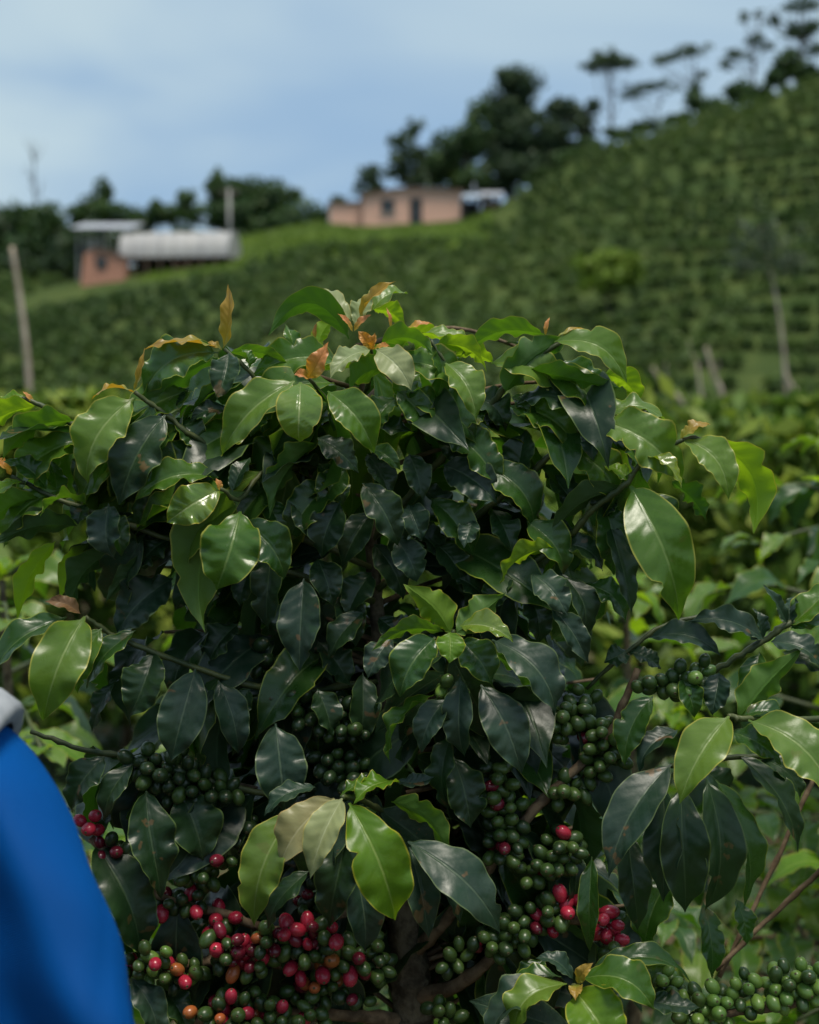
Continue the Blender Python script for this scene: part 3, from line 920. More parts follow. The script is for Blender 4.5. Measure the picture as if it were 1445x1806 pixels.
d_ = lbox(H, 'door', M_DOOR, (84*u, -.05, 6*u), (102*u, .02, 52*u))
h_ = MB().box((98.5*u, -.09, 27*u), (99.6*u, -.052, 31*u)).build('handle', M_TIN); h_.parent = d_
fr = MB().box((82.2*u, -.07, 6*u), (83.9*u, .01, 54*u)).box((102.1*u, -.07, 6*u), (103.8*u, .01, 54*u)).box((82.2*u, -.07, 54.1*u), (103.8*u, .01, 56*u)).build('door_frame', M_FRAME); fr.parent = d_
rf = MB().prism([(-.15, Hh - .30), (2.1, Hh + .10), (3.6, Hh + .16), (W + .2, Hh + .02), (W + .2, Hh - .10), (3.6, Hh + .04), (2.1, Hh - .02), (-.15, Hh - .42)], -.25, 5.2).build('roof', M_DARKROOF); rf.parent = H
pt = MB().box((0, -.02, -1.2), (W, -.004, 4*u)).build('plinth', M_RBRICK); pt.parent = H
A, u = bld('lower pink annex joined to the left of the pink house', 'annex', 'house_annex', 580, 402, 97.6, R(3))
lbox(A, 'wall', M_BRICK, (0, 0, -1.0), (57*u, 3.5, 42*u))
lbox(A, 'roof', M_DARKROOF, (-.12, -.15, 42.2*u), (57*u, 3.6, 45*u))
lbox(A, 'corner_post', M_CONC, (-.02, -.06, -1.0), (.12, -.004, 41*u))
S, u = bld('open shed with pale blue tin roof beside the pink house', 'shed', 'tin_shed', 816, 386, 97.4)
for x in (2, 28): lbox(S, 'post', M_FRAME, (x*u, .0, -1.0), ((x+2.5)*u, .1, 38*u))
lbox(S, 'back_wall', M_DOOR, (0, 1.8, -1.), (32*u, 1.9, 36*u))
roof_slab(S, M_BLUETIN, -3*u, 33*u, -.7, 33*u, 2.1, 50*u)
lbox(S, 'flue', M_TIN, (19*u, .9, 45*u), (22*u, 1.05, 66*u))
S2, u = bld('small lean-to with grey tin roof right of the shed', 'shed', 'lean_to', 850, 368, 98.4)
for x in (2, 30): lbox(S2, 'post', M_FRAME, (x*u, .0, -1.5), ((x+2.5)*u, .1, 20*u))
lbox(S2, 'back_wall', M_BRICK, (1*u, 1.5, -1.5), (33*u, 1.6, 18*u))
roof_slab(S2, M_TIN, -3*u, 37*u, -.9, 18*u, 1.8, 35*u)

# left: raised drying tunnel, brick hut, open shelter
T_, u = bld('long white plastic covered drying tunnel on the left slope', 'tunnel', 'drying_tunnel', 210, 468, 88, R(-6))
TL, TR = 196 * u, 1.75
base = 14 * u
prof = [(TR * math.cos(a) * .98, base + TR * .98 * math.sin(a) ** .85) for a in np.linspace(0, math.pi, 17)]
V, F = [], []
nst = 25
for i in range(nst):
    x = TL * i / (nst - 1)
    sag = .045 * math.sin(math.pi * ((i % 3) / 3.)) if i not in (0, nst - 1) else 0
    for y, z in prof: V.append((x, TR + y * (1 - sag * .5), base + (z - base) * (1 - sag)))
for i in range(nst - 1):
    for j in range(16): F.append((i*17+j, (i+1)*17+j, (i+1)*17+j+1, i*17+j+1))
pc = link('plastic_cover', new_mesh('plastic_cover', V, F, M_PLASTIC)); pc.parent = T_
for xe in (0.02, TL - .02):
    V = [(xe, TR + y * .985, base + (z - base) * .985) for y, z in prof]
    o = link('end_sheet', new_mesh('end_sheet', V, [tuple(range(17))], M_PLASTIC, False)); o.parent = T_
for i in range(0, nst, 3):
    x = TL * i / (nst - 1)
    o = MB().tube([(x, TR + y * 1.012, base + (z - base) * 1.012) for y, z in prof], .014, 6).build('hoop', M_CONC, None, smooth=True); o.parent = T_
    o = MB().box((x - .05 + (.06 if i == 0 else 0), .04, -1.4), (x + .05, .14, base - .07)).build('post', M_FRAME); o.parent = T_
lbox(T_, 'drying_floor', M_FRAME, (0.03, .1, base - .06), (TL - .03, TR * 2 - .1, base - .01))
lbox(T_, 'back_wall', M_DARKROOF, (0.1, TR * 2 - .3, -1.6), (TL - .1, TR * 2 - .2, base - .07))
lbox(T_, 'low_wall', M_RBRICK, (3.2, 1.2, -1.6), (TL - .8, 1.35, .18))
B_, u = bld('small red brick hut below the metal roofed shelter', 'hut', 'brick_hut', 140, 490, 86, R(4))
o = MB().prism([(0, -1.2), (78*u, -1.2), (78*u, 36*u), (58*u, 44*u), (22*u, 50*u), (9*u, 40*u)], 0, 2.6).build('wall', M_RBRICK); o.parent = B_
f = lbox(B_, 'window', M_FRAME, (29*u, -.05, 16*u), (49*u, .02, 37*u))
o = MB().box((31*u, -.08, 18*u), (38.3*u, -.052, 35*u)).build('pane', M_GLASS); o.parent = f
o = MB().box((39.7*u, -.08, 18*u), (47*u, -.052, 35*u)).build('pane', M_GLASS); o.parent = f
o = MB().prism([(21*u, 50.3*u), (22*u, 53*u), (60*u, 47*u), (79*u, 39*u), (79*u, 36.3*u), (58*u, 44.3*u)], -.15, 2.7).build('roof', M_DARKROOF); o.parent = B_
P_, u = bld('open shelter with flat shiny metal roof on the left slope', 'shelter', 'open_shelter', 134, 450, 89.5)
for x in (2, 52, 97):
    for y in (.1, 2.4): lbox(P_, 'post', M_CONC, (x*u, y, -1.8), ((x+3)*u, y + .1, 44*u))
lbox(P_, 'half_wall', M_CONC, (6*u, 2.2, -1.6), (34*u, 2.35, 38*u))
roof_slab(P_, M_TIN, -4*u, 104*u, -.6, 43.5*u, 3.2, 66*u)
PO, u = bld('grey utility pole beside the white drying tunnel', 'pole', 'utility_pole', 405, 425, 95)
o = MB().tube([(0, 0, -1.), (0, 0, 90*u)], [.13, .09], 8).build('pole', M_CONC, None, smooth=True); o.parent = PO
lbox(PO, 'crossarm', M_FRAME, (-.55, -.06, 82*u), (.55, .06, 84.5*u))
for x in (-.48, 0.2, .44): lbox(PO, 'insulator', M_CONC, (x, -.04, 84.6*u), (x + .08, .04, 88*u))

# ------------------------------------------------------------------ coffee shrubs in the field behind
def shrub(label, px, ytop, Y, rad, n, size=.13, kind='field', limebias=.0):
    c = at(px, ytop, Y)
    gz = ground_at(c)
    h = c[2] - gz
    rs = np.random.RandomState(hash_(label) % 99991)
    root = empty('coffee_shrub', (c[0], c[1], gz)); tag(root, label, 'coffee shrub', 'coffee shrubs in the field')
    MB().tube(spline([(c[0], c[1], gz - .05), (c[0] + .03, c[1], gz + h * .5), (c[0], c[1], gz + h * .93)], 4), np.linspace(.03, .008, 9), 7).build('trunk', M_TWIG, root, smooth=True)
    C, Nn, Rn = [], [], []
    for q in range(26):
        z = gz + h * (.14 + .84 * q / 25.)
        a = q * 2.4 + rs.uniform(-.4, .4)
        L = rad * (1.0 - .72 * (q / 25.) ** 2.2) * rs.uniform(.8, 1.1)
        d = np.array((math.cos(a), math.sin(a), .18))
        tip = np.array((c[0], c[1], z)) + d * L + np.array((0, 0, -.10 * L))
        if q % 2 == 0:
            MB().tube(spline([(c[0], c[1], z), np.array((c[0], c[1], z)) + d * L * .5 + np.array((0, 0, .05 * L)), tip], 4), np.linspace(.009, .004, 9), 5).build('branch', M_TWIG, root, smooth=True)
        m = n // 26
        t = rs.uniform(.15, 1.05, m)
        p = np.array((c[0], c[1], z)) + d * L * t[:, None] + rs.randn(m, 3) * (.055, .055, .05) * (1 + Y / 14)
        C.append(p); Nn.append(np.tile((0, 0, 1.), (m, 1)) + rs.randn(m, 3) * .3)
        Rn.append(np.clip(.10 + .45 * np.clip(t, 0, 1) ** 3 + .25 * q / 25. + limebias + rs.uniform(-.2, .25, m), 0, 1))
    C = np.vstack(C)
    C[:, 2] = np.minimum(C[:, 2], c[2])
    leaf_cloud('crown', C, np.vstack(Nn), size, FM[kind], root, np.concatenate(Rn), rs, .42)
    return root
shrub('blurred coffee shrub below the bare trunk on the right', 1390, 706, 8.5, .95, 2600, .15)
shrub('blurred coffee shrub second from the right in the field row', 1275, 728, 7.6, .85, 2400, .15)
shrub('blurred coffee shrub behind the arching top right leaf', 1060, 668, 7.2, .8, 2300, .15, limebias=.1)
shrub('blurred coffee shrub below the thin dead trunk', 1165, 752, 9.0, .8, 2000, .15)
shrub('yellow green blurred coffee shrub at the left edge of the field', 30, 705, 6.6, .75, 2000, .14, limebias=.18)
shrub('yellow green blurred coffee shrub behind the upper left leaves', 215, 700, 6.9, .8, 2200, .14, limebias=.18)
shrub('blurred coffee shrub behind the middle of the coffee tree', 560, 760, 6.0, .8, 1800, .14, limebias=.1)
shrub('blurred coffee shrub behind the right half of the coffee tree', 850, 770, 6.2, .8, 1800, .14, limebias=.1)
shrub('blurred coffee shrub at the right edge of the frame', 1470, 752, 6.2, .7, 2000, .14, limebias=.05)

# weeds and fallen leaves between the rows
rs = np.random.RandomState(14)
n = 26000
wx, wy = rs.uniform(-3.2, 3.2, n), rs.uniform(1.2, 9, n)
C = np.stack([wx, wy, hill_z(wx, wy) + rs.uniform(.01, .22, n) * (rs.uniform(0, 1, n) ** 2)], axis=1)
o = leaf_cloud('weeds', C, np.tile((0, -.4, 1.), (n, 1)), .07, FM['tree'], None, np.clip(.3 + .25 * np.sin(wx * 3) * np.sin(wy * 2.3) + rs.uniform(-.3, .3, n), 0, 1), rs, .45)
tag(o, 'low green weeds covering the ground between coffee trees', 'weeds', kind='stuff')

# ------------------------------------------------------------------ near coffee trees built leaf by leaf
def near_tree(label, X, Y, ztop, rad, nlat=16, zlow=.28, seed=1, tipkind=('lime', 'light', 'mid'), inkind=('dark', 'deep', 'mid', 'light'), step=.062, part_max=260):
    rs = np.random.RandomState(seed)
    root = empty('coffee_tree', (X, Y, 0)); tag(root, label, 'coffee tree', 'coffee trees close behind')
    MB().tube(spline([(X, Y, -.03), (X + .02, Y + .01, ztop * .5), (X, Y, ztop * .97)], 5), np.linspace(.024, .006, 11), 8).build('trunk', M_BARK, root, smooth=True)
    items = []
    for q in range(nlat):
        f = q / (nlat - 1.)
        z = zlow + (ztop - zlow) * (f ** .85) * .97
        a = q * 2.0 + rs.uniform(-.35, .35)
        L = rad * (1 - .70 * f ** 2.5) * rs.uniform(.85, 1.12)
        d = np.array((math.cos(a), math.sin(a), 0))
        P = spline([(X, Y, z), np.array((X, Y, z)) + d * L * .5 + np.array((0, 0, .10 * L)), np.array((X, Y, z)) + d * L + np.array((0, 0, -.02 * L))], 5)
        MB().tube(P, np.linspace(.006, .0028, len(P)), 6).build('branch', M_STEM if f > .4 else M_TWIG, root, smooth=True)
        n = max(3, int(L / step))
        for i in range(1, n + 1):
            t = i / n
            p = P[min(len(P) - 1, int(round(t * (len(P) - 1))))]
            side = np.cross(d, (0, 0, 1.))
            for s in (-1, 1):
                ld = d * (.55 + .6 * (i == n)) + side * s * (.9 if i < n else .35) + np.array((0, 0, rs.uniform(-.55, .05) if t < .85 else rs.uniform(-.15, .45))) + rs.randn(3) * .12
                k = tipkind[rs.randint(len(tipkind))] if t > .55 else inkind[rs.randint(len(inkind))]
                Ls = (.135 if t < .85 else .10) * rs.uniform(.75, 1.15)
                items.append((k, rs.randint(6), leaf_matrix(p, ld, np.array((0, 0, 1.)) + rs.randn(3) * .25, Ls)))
    for s in range(4):
        a = s * 1.57 + .4
        items.append((tipkind[0], s % 4, leaf_matrix(np.array((X, Y, ztop * .97)), np.array((math.cos(a), math.sin(a), .9)), np.array((0, 0, 1.)), .08)))
    order = sorted(range(len(items)), key=lambda i: items[i][2][1, 3])
    for i in order[:part_max]: inst_leaf(root, *items[i])
    if len(order) > part_max:
        tag(joined_leaves('leaves', root, [items[i] for i in order[part_max:]]), kind='stuff')
    return root
near_tree('out of focus coffee tree behind the right side leaves', .74, 2.5, 1.57, .46, 18, seed=3)
near_tree('out of focus coffee tree right of the middle behind the big tree', .42, 2.75, 1.36, .44, 16, seed=4, tipkind=('lime', 'lime', 'light'))
near_tree('out of focus coffee tree behind the blue sleeve', -.72, 2.5, 1.42, .44, 17, seed=5, tipkind=('lime', 'light', 'light'))
near_tree('out of focus coffee tree behind the lower left cherries', -.27, 2.65, 1.24, .42, 15, seed=6, tipkind=('lime', 'mid', 'light'), inkind=('dark', 'deep'))
near_tree('out of focus low coffee tree at the lower right corner', .86, 2.1, 1.16, .40, 15, seed=8, tipkind=('light', 'mid', 'lime'))
near_tree('out of focus taller coffee tree at the right edge', 1.0, 2.9, 1.66, .48, 18, seed=12)
near_tree('out of focus coffee tree behind the trunk', .10, 2.9, 1.30, .42, 14, seed=9)

near_tree('out of focus low coffee tree left of the trunk near the ground', -.16, 2.15, 1.02, .36, 14, zlow=.2, seed=15, tipkind=('mid', 'deep', 'lime'), inkind=('dark', 'deep', 'dark'))
near_tree('out of focus low coffee tree right of the trunk near the ground', .34, 2.2, 1.06, .38, 15, zlow=.2, seed=16, tipkind=('mid', 'deep', 'lime'), inkind=('dark', 'deep', 'dark'))
near_tree('out of focus low coffee tree at the left edge behind the sleeve', -.52, 2.0, 1.06, .34, 14, zlow=.2, seed=17, tipkind=('mid', 'deep', 'lime'), inkind=('dark', 'deep', 'dark'))

# ------------------------------------------------------------------ the coffee tree in focus
foot = at(722, 1800, Y0 + .09)
TREE = empty('coffee_tree', (foot[0], foot[1], 0))
tag(TREE, 'big sharp coffee tree in the middle with dark glossy leaves and red and green cherries', 'coffee tree')
tp = [(735, 4300, 9), (728, 2600, 9), (726, 1900, 8), (728, 1780, 8), (722, 1690, 8), (706, 1500, 8), (692, 1340, 8), (676, 1180, 8), (662, 1040, 8), (653, 930, 7), (648, 800, 7), (640, 690, 6), (630, 610, 5)]
trad = [.030, .026, .0225, .0215, .0200, .0125, .0100, .0085, .0075, .0062, .0048, .0036, .0026]
P = spline([at(x, y, Y0 + d / 100.) for x, y, d in tp], 10)
P[0, 2] = -.05
rr = np.interp(np.linspace(0, len(tp) - 1, len(P)), np.arange(len(tp)), trad)
V, F = tube(P, rr * (1 + .07 * RS.randn(len(P))), 16)
V = np.array(V); 
# ridged bark on the lower stem
for i in range(len(P)):
    for j in range(16):
        q = i * 16 + j
        V[q] = P[i] + (V[q] - P[i]) * (1 + .10 * math.sin(j * 2.4 + .25 * i) * (rr[i] > .012) + .05 * RS.randn() * (rr[i] > .012))
link('trunk', new_mesh('trunk', V, F, M_BARK, True), TREE)

def B(pts, r0, r1, mat, name='branch', root=None): return px_branch(root or TREE, pts, r0, r1, mat, name)
B([(650, 960, 7), (747, 843, 6), (810, 777, 4), (865, 715, 3), (910, 663, 2), (985, 602, 1)], .0052, .0034, M_STEM)
B([(665, 1040, 7), (800, 940, 6), (907, 860, 3), (1004, 771, 1), (1050, 738, 0)], .0046, .0030, M_STEM)
B([(676, 1150, 8), (850, 1060, 5), (1000, 947, 1), (1045, 899, -1), (1104, 854, -3), (1128, 822, -3), (1205, 775, -4), (1250, 778, -4)], .0048, .0026, M_STEM)
B([(640, 850, 7), (560, 815, 5), (450, 822, 2), (350, 775, -1), (290, 730, -2), (238, 692, -3)], .0044, .0028, M_STEM)
B([(645, 760, 7), (560, 735, 4), (470, 690, 1), (440, 655, 0), (395, 615, 0)], .0040, .0024, M_STEM)
B([(655, 1000, 7), (420, 900, 4), (250, 820, 2), (105, 735, 0), (66, 712, 0), (40, 702, 0)], .0044, .0026, M_STEM)
B([(660, 1060, 7), (450, 990, 3), (300, 950, 0), (170, 905, -1), (85, 872, -1), (20, 840, -1)], .0044, .0026, M_STEM)
B([(676, 1200, 8), (500, 1218, 3), (345, 1178, 0), (205, 1122, -2), (150, 1087, -3)], .0046, .0028, M_STEM)
B([(690, 1360, 8), (480, 1400, 3), (300, 1352, 1), (230, 1335, 0), (140, 1320, 0), (55, 1290, 0)], .0050, .0030, M_STEM)
B([(700, 1560, 8), (520, 1640, 3), (400, 1612, 1), (280, 1578, 0), (160, 1478, 0)], .0060, .0036, M_TWIG)
B([(718, 1700, 8), (560, 1700, 2), (420, 1692, 1), (320, 1702, 0), (215, 1720, 0)], .0075, .0042, M_TWIG)
B([(724, 1800, 8), (600, 1790, 3), (480, 1785, 1), (340, 1800, 0)], .0075, .0042, M_TWIG)
B([(722, 1690, 8), (800, 1610, 4), (870, 1520, 1), (930, 1440, 0), (1000, 1370, 0), (1075, 1290, 0), (1125, 1180, 1)], .0075, .0036, M_TWIG)
B([(726, 1760, 8), (800, 1740, 4), (870, 1690, 1), (960, 1615, 0), (1075, 1640, 1)], .0090, .0040, M_TWIG)
B([(690, 1370, 8), (750, 1300, 2), (785, 1200, -3), (800, 1112, -6)], .0046, .0030, M_STEM)
B([(704, 1490, 8), (680, 1440, 0), (640, 1412, -5), (603, 1405, -8)], .0046, .0032, M_STEM)
B([(640, 700, 6), (655, 660, 4), (655, 612, 2)], .0034, .0022, M_STEM)
B([(645, 780, 7), (590, 720, 2), (545, 668, -4)], .0034, .0024, M_STEM)
B([(560, 820, 5), (470, 830, 0), (425, 880, -4), (390, 862, -6)], .0034, .0024, M_STEM)
B([(800, 790, 4), (815, 700, 3), (790, 645, 1), (760, 600, 1)], .0032, .0022, M_STEM)
B([(726, 1950, 8), (900, 1960, 0), (1000, 1850, -6), (1015, 1738, -9)], .0060, .0034, M_STEM)

LEAVES = [
 # bx by tx ty w roll bow kind db dt  [bz fold wave twist bites]
 # --- top crown
 (616,598,460,582,66,112,62,'deep',4,1,dict(fold=12, wave=.03)),
 (620,566,550,490,34,58,4,'pale',4,7,{}),
 (625,572,652,508,44,30,-4,'pale',3,5,dict(fold=30)),
 (632,566,688,487,32,62,4,'bronze',3,0,dict(fold=30)),
 (656,548,720,512,58,72,10,'light',4,6,{}),
 (658,546,713,577,44,118,12,'lime',6,9,{}),
 (560,620,590,560,36,120,8,'lime',8,10,{}),
 (622,585,596,548,12,40,2,'orange',2,2,{}),
 (624,585,653,550,15,40,2,'orange',1.5,1,{}),
 (543,668,577,601,38,15,-3,'orange',-4,-5,dict(fold=26)),
 (543,668,521,660,22,40,4,'orange',-4,-6,dict(fold=30)),
 (654,616,632,584,24,20,2,'orange',1,0,dict(fold=30)),
 (655,616,660,587,20,30,-2,'orange',.5,-.5,dict(fold=34)),
 (660,616,690,608,14,50,2,'orange',1,1,{}),
 (718,580,763,566,17,55,2,'orange',3,3,{}),
 (690,582,683,540,8,30,1,'orange',3,3,{}),
 (556,600,558,568,9,30,1,'orange',3,3,{}),
 (654,617,581,663,44,38,10,'pale',0,-4,{}),
 (663,616,725,677,64,14,6,'pale',-1,-5,dict(fold=14)),
 (531,636,507,566,40,20,-3,'mid',3,4,{}),
 (532,634,500,612,26,60,6,'lime',4,5,{}),
 (405,622,525,642,36,112,10,'mid',1,2,dict(fold=10)),
 (530,674,521,795,86,4,-2,'gloss',-6,-8.5,dict(bz=1.6, fold=12, quilt=.03, wave=.04)),
 (520,672,374,802,86,50,12,'light',-4,-6,dict(fold=24)),
 (578,690,668,799,82,22,10,'mid',-4,-6,dict(fold=22, quilt=.028)),
 (686,646,600,692,72,105,10,'mid',2,-1,{}),
 (672,606,772,614,58,108,16,'mid',2,0,{}),
 (770,608,868,643,52,108,14,'lime',2,1,{}),
 (742,588,852,627,40,82,14,'light',3,3,{}),
 (700,600,800,600,40,100,16,'lime',5,6,{}),
 (960,590,812,602,58,106,14,'mid',2,3,{}),
 (786,640,843,740,72,30,12,'light',0,-3,dict(fold=26)),
 (870,640,800,622,44,112,8,'lime',5,5,{}),
 (772,612,778,706,60,60,6,'deep',2,0,{}),
 (890,695,1003,594,78,118,16,'deep',1,2,{}),
 (978,603,1112,675,70,55,30,'light',0,-2,dict(fold=24)),
 (930,650,1098,678,58,100,-4,'deep',1,-1,dict(wave=.08)),
 (1065,660,1131,712,58,115,14,'lime',3,4,{}),
 (940,660,1000,690,40,110,8,'lime',4,5,{}),
 (983,594,1047,573,17,70,3,'bronze',0,1,{}),
 (962,592,968,557,9,20,1,'orange',1,1,{}),
 (1060,738,1187,750,56,74,28,'light',1,1,dict(fold=10)),
 (1050,740,1218,848,100,26,18,'light',-2,-5,dict(fold=18, bites=4, quilt=.03)),
 (1132,800,1207,860,40,78,12,'gloss',-4,-6,dict(fold=34)),
 (1203,775,1290,882,74,34,24,'light',-4,-7,dict(fold=22)),
 (1250,778,1349,929,90,112,34,'lime',-3,-3,dict(fold=10, bites=2)),
 (1200,774,1254,738,32,50,4,'bronze',-4,-4,dict(bites=1)),
 (1268,786,1278,776,8,30,1,'orange',-4,-4,{}),
 (1046,742,1048,716,10,20,0,'orange',-1,-1,{}),
 (1112,857,1210,1110,112,6,14,'mid',-4,-8,dict(bz=2.4, fold=14, quilt=.024, wave=.04)),
 (1056,752,1043,812,46,30,4,'slate',-1,-3,dict(fold=34)),
 (1042,746,905,690,84,66,20,'dark',1,1,{}),
 (1110,860,962,925,66,104,12,'dark',-2,1,{}),
 (1185,850,1251,912,64,100,4,'deep',-1,-2,{}),
 (1000,790,985,720,60,40,0,'dark',2,2,{}),
 (1112,850,1060,812,34,60,4,'lime',-2,0,{}),
 (700,690,760,770,62,20,8,'deep',2,0,{}),
 (700,700,650,770,58,30,6,'deep',3,1,{}),
 (640,700,585,760,60,40,8,'deep',3,1,{}),
 (740,660,700,720,56,40,6,'mid',3,2,{}),
 (830,700,900,760,66,50,14,'dark',4,2,{}),
 (860,720,800,770,60,40,8,'deep',3,2,{}),
 (985,640,1060,720,66,40,14,'deep',3,2,{}),
 (1010,770,1080,820,60,50,12,'dark',2,1,{}),
 (900,700,960,760,60,60,10,'deep',3,2,{}),
 (1100,860,1050,920,60,50,8,'dark',0,1,{}),
 (1128,830,1100,760,50,60,4,'mid',-1,1,{}),
 (480,700,440,770,66,30,6,'deep',1,-1,{}),
 (470,690,520,740,56,50,6,'deep',2,1,{}),
 (360,780,300,860,70,30,8,'deep',0,-2,{}),
 (350,775,420,820,58,50,8,'dark',1,0,{}),
 (300,740,360,800,60,40,8,'deep',0,-1,{}),
 (200,800,130,880,70,40,10,'deep',2,0,{}),
 (250,815,200,760,60,50,6,'deep',3,3,{}),
 (300,950,240,1010,66,40,8,'dark',1,0,{}),
 (170,905,220,980,60,30,8,'deep',0,-2,{}),
 (560,740,500,800,64,60,8,'dark',3,2,{}),
 (450,990,420,1070,60,30,4,'dark',2,1,{}),
 (860,1060,800,1010,56,40,4,'dark',3,3,{}),
 (770,960,820,1030,60,30,6,'dark',4,3,{}),
 # --- left crown
 (394,614,397,500,34,44,-8,'bronze',0,-1,dict(fold=26)),
 (385,614,252,613,36,76,11,'bronze',0,-2,dict(fold=20)),
 (236,690,251,613,17,50,-5,'bronze',-3,-4,{}),
 (392,618,362,600,15,50,2,'bronze',0,0,{}),
 (238,692,156,695,30,84,10,'bronze',-3,-4,{}),
 (385,622,238,694,86,54,24,'deep',0,-2,dict(fold=12)),
 (385,632,240,735,84,112,14,'deep',2,0,{}),
 (404,622,382,703,60,16,-4,'dark',-1,-4,dict(fold=30)),
 (440,650,428,610,30,70,4,'mid',0,0,{}),
 (236,702,133,853,96,24,16,'light',-4,-7,dict(fold=20)),
 (240,700,150,850,74,100,-8,'deep',-2,-3,{}),
 (292,732,204,894,96,20,10,'dark',-3,-6,dict(fold=22, quilt=.03, wave=.07)),
 (290,724,331,676,40,30,0,'dark',0,1,dict(quilt=.03)),
 (66,716,-70,800,80,104,20,'lime',0,-2,{}),
 (131,742,0,806,72,104,22,'mid',0,-2,{}),
 (50,706,-20,712,30,70,6,'lime',0,0,{}),
 (60,712,40,688,10,30,1,'orange',0,0,{}),
 (82,862,4,805,52,36,10,'deep',-1,-2,{}),
 (20,838,-12,800,22,40,2,'orange',-1,-1,{}),
 (158,892,66,908,56,92,22,'mid',-2,-4,{}),
 (72,878,-30,940,60,100,18,'mid',-1,-3,{}),
 (40,850,-40,900,50,80,10,'lime',-2,-3,{}),
 (100,880,90,800,44,40,3,'deep',1,2,{}),
 (386,842,231,878,62,58,20,'mid',-3,-6,dict(fold=26)),
 (388,864,290,925,76,10,4,'gloss',-6,-8,dict(fold=8, quilt=.03, bz=.8)),
 (390,866,382,842,14,30,0,'orange',-6,-6,{}),
 (424,902,377,1047,112,8,-4,'mid',-6,-9,dict(fold=14, bz=1.8)),
 (410,868,440,800,40,40,2,'dark',-4,-2,{}),
 (192,888,190,989,70,20,4,'slate',-3,-5,dict(fold=34)),
 (150,890,135,925,40,30,2,'dark',-2,-3,{}),
 (405,725,330,746,36,60,12,'dark',0,-1,{}),
 (340,772,255,848,62,30,8,'dark',1,-1,{}),
 (445,700,330,722,64,104,12,'deep',2,0,{}),
 (500,690,400,760,60,104,8,'deep',1,0,{}),
 # --- inner crown
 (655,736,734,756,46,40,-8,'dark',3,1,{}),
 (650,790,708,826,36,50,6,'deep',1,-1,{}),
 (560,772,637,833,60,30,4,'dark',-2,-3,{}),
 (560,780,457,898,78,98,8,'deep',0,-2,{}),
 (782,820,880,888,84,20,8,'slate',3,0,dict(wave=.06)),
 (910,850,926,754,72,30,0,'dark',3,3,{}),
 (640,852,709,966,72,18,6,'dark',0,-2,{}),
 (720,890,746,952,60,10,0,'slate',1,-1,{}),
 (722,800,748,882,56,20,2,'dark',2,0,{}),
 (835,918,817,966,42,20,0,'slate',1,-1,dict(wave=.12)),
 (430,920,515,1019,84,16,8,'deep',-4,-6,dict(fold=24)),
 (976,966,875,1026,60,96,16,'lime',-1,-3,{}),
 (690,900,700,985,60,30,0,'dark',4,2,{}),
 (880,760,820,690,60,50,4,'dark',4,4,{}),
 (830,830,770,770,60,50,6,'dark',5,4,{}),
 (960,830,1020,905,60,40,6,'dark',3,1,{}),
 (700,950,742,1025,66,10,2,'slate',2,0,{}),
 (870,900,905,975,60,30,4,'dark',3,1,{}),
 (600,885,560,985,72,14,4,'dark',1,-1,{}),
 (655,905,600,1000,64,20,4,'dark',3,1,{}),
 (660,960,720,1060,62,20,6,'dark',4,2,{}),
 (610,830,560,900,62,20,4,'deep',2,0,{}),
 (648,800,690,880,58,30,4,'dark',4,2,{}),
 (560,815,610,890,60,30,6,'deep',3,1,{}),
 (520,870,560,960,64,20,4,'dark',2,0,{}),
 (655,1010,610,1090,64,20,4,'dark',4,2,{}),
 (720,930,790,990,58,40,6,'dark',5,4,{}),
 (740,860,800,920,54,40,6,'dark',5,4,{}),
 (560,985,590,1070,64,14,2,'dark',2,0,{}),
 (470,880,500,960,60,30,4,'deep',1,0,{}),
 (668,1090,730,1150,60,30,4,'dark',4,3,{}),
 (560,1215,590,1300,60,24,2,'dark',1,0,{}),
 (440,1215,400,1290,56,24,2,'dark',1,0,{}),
 # --- long arching leaves that shingle the crown
 (600,640,440,664,78,36,20,'mid',3,1,{}),
 (590,676,418,742,84,34,22,'mid',1,-1,{}),
 (340,690,196,796,88,34,22,'mid',1,-1,{}),
 (450,752,300,852,88,36,20,'mid',1,-1,{}),
 (430,800,336,936,82,26,14,'deep',1,-1,{}),
 (560,756,436,864,84,36,18,'deep',2,0,{}),
 (250,790,112,900,84,36,18,'mid',1,-1,{}),
 (150,775,8,872,80,38,18,'mid',1,-1,{}),
 (330,880,205,964,78,36,14,'deep',1,0,{}),
 (110,862,-20,962,76,40,14,'mid',0,-1,{}),
 (480,850,402,965,80,24,10,'deep',1,-1,{}),
 (590,850,500,962,78,26,10,'deep',2,0,{}),
 (690,640,834,694,76,36,20,'mid',2,1,{}),
 (720,700,850,784,80,34,18,'deep',2,1,{}),
 (866,640,1004,694,78,34,20,'light',2,1,{}),
 (900,716,1034,804,84,36,20,'mid',2,0,{}),
 (960,655,1084,762,82,38,20,'mid',2,0,{}),
 (1000,790,1104,900,84,30,18,'mid',1,-1,{}),
 (860,820,962,932,82,26,14,'deep',2,0,{}),
 (780,756,884,862,80,28,14,'deep',3,1,{}),
 (1060,880,1084,1022,72,20,10,'deep',1,-1,{}),
 (930,920,1012,1016,74,26,10,'deep',1,-1,{}),
 (1122,868,1192,968,74,40,12,'deep',-1,-2,{}),
 (760,880,842,982,74,24,8,'deep',3,1,{}),
 # --- left middle
 (98,955,22,1076,52,118,6,'lime',2,4,{}),
 (158,958,104,1042,50,118,4,'lime',3,5,{}),
 (136,928,-10,946,72,108,10,'dark',0,-2,{}),
 (200,970,108,1062,78,104,10,'dark',1,0,{}),
 (285,985,180,1050,50,100,8,'dark',1,0,{}),
 (143,1083,76,1059,30,30,8,'brown',-3,-4,{}),
 (118,1088,-50,1200,66,44,14,'deep',-3,-6,dict(fold=24)),
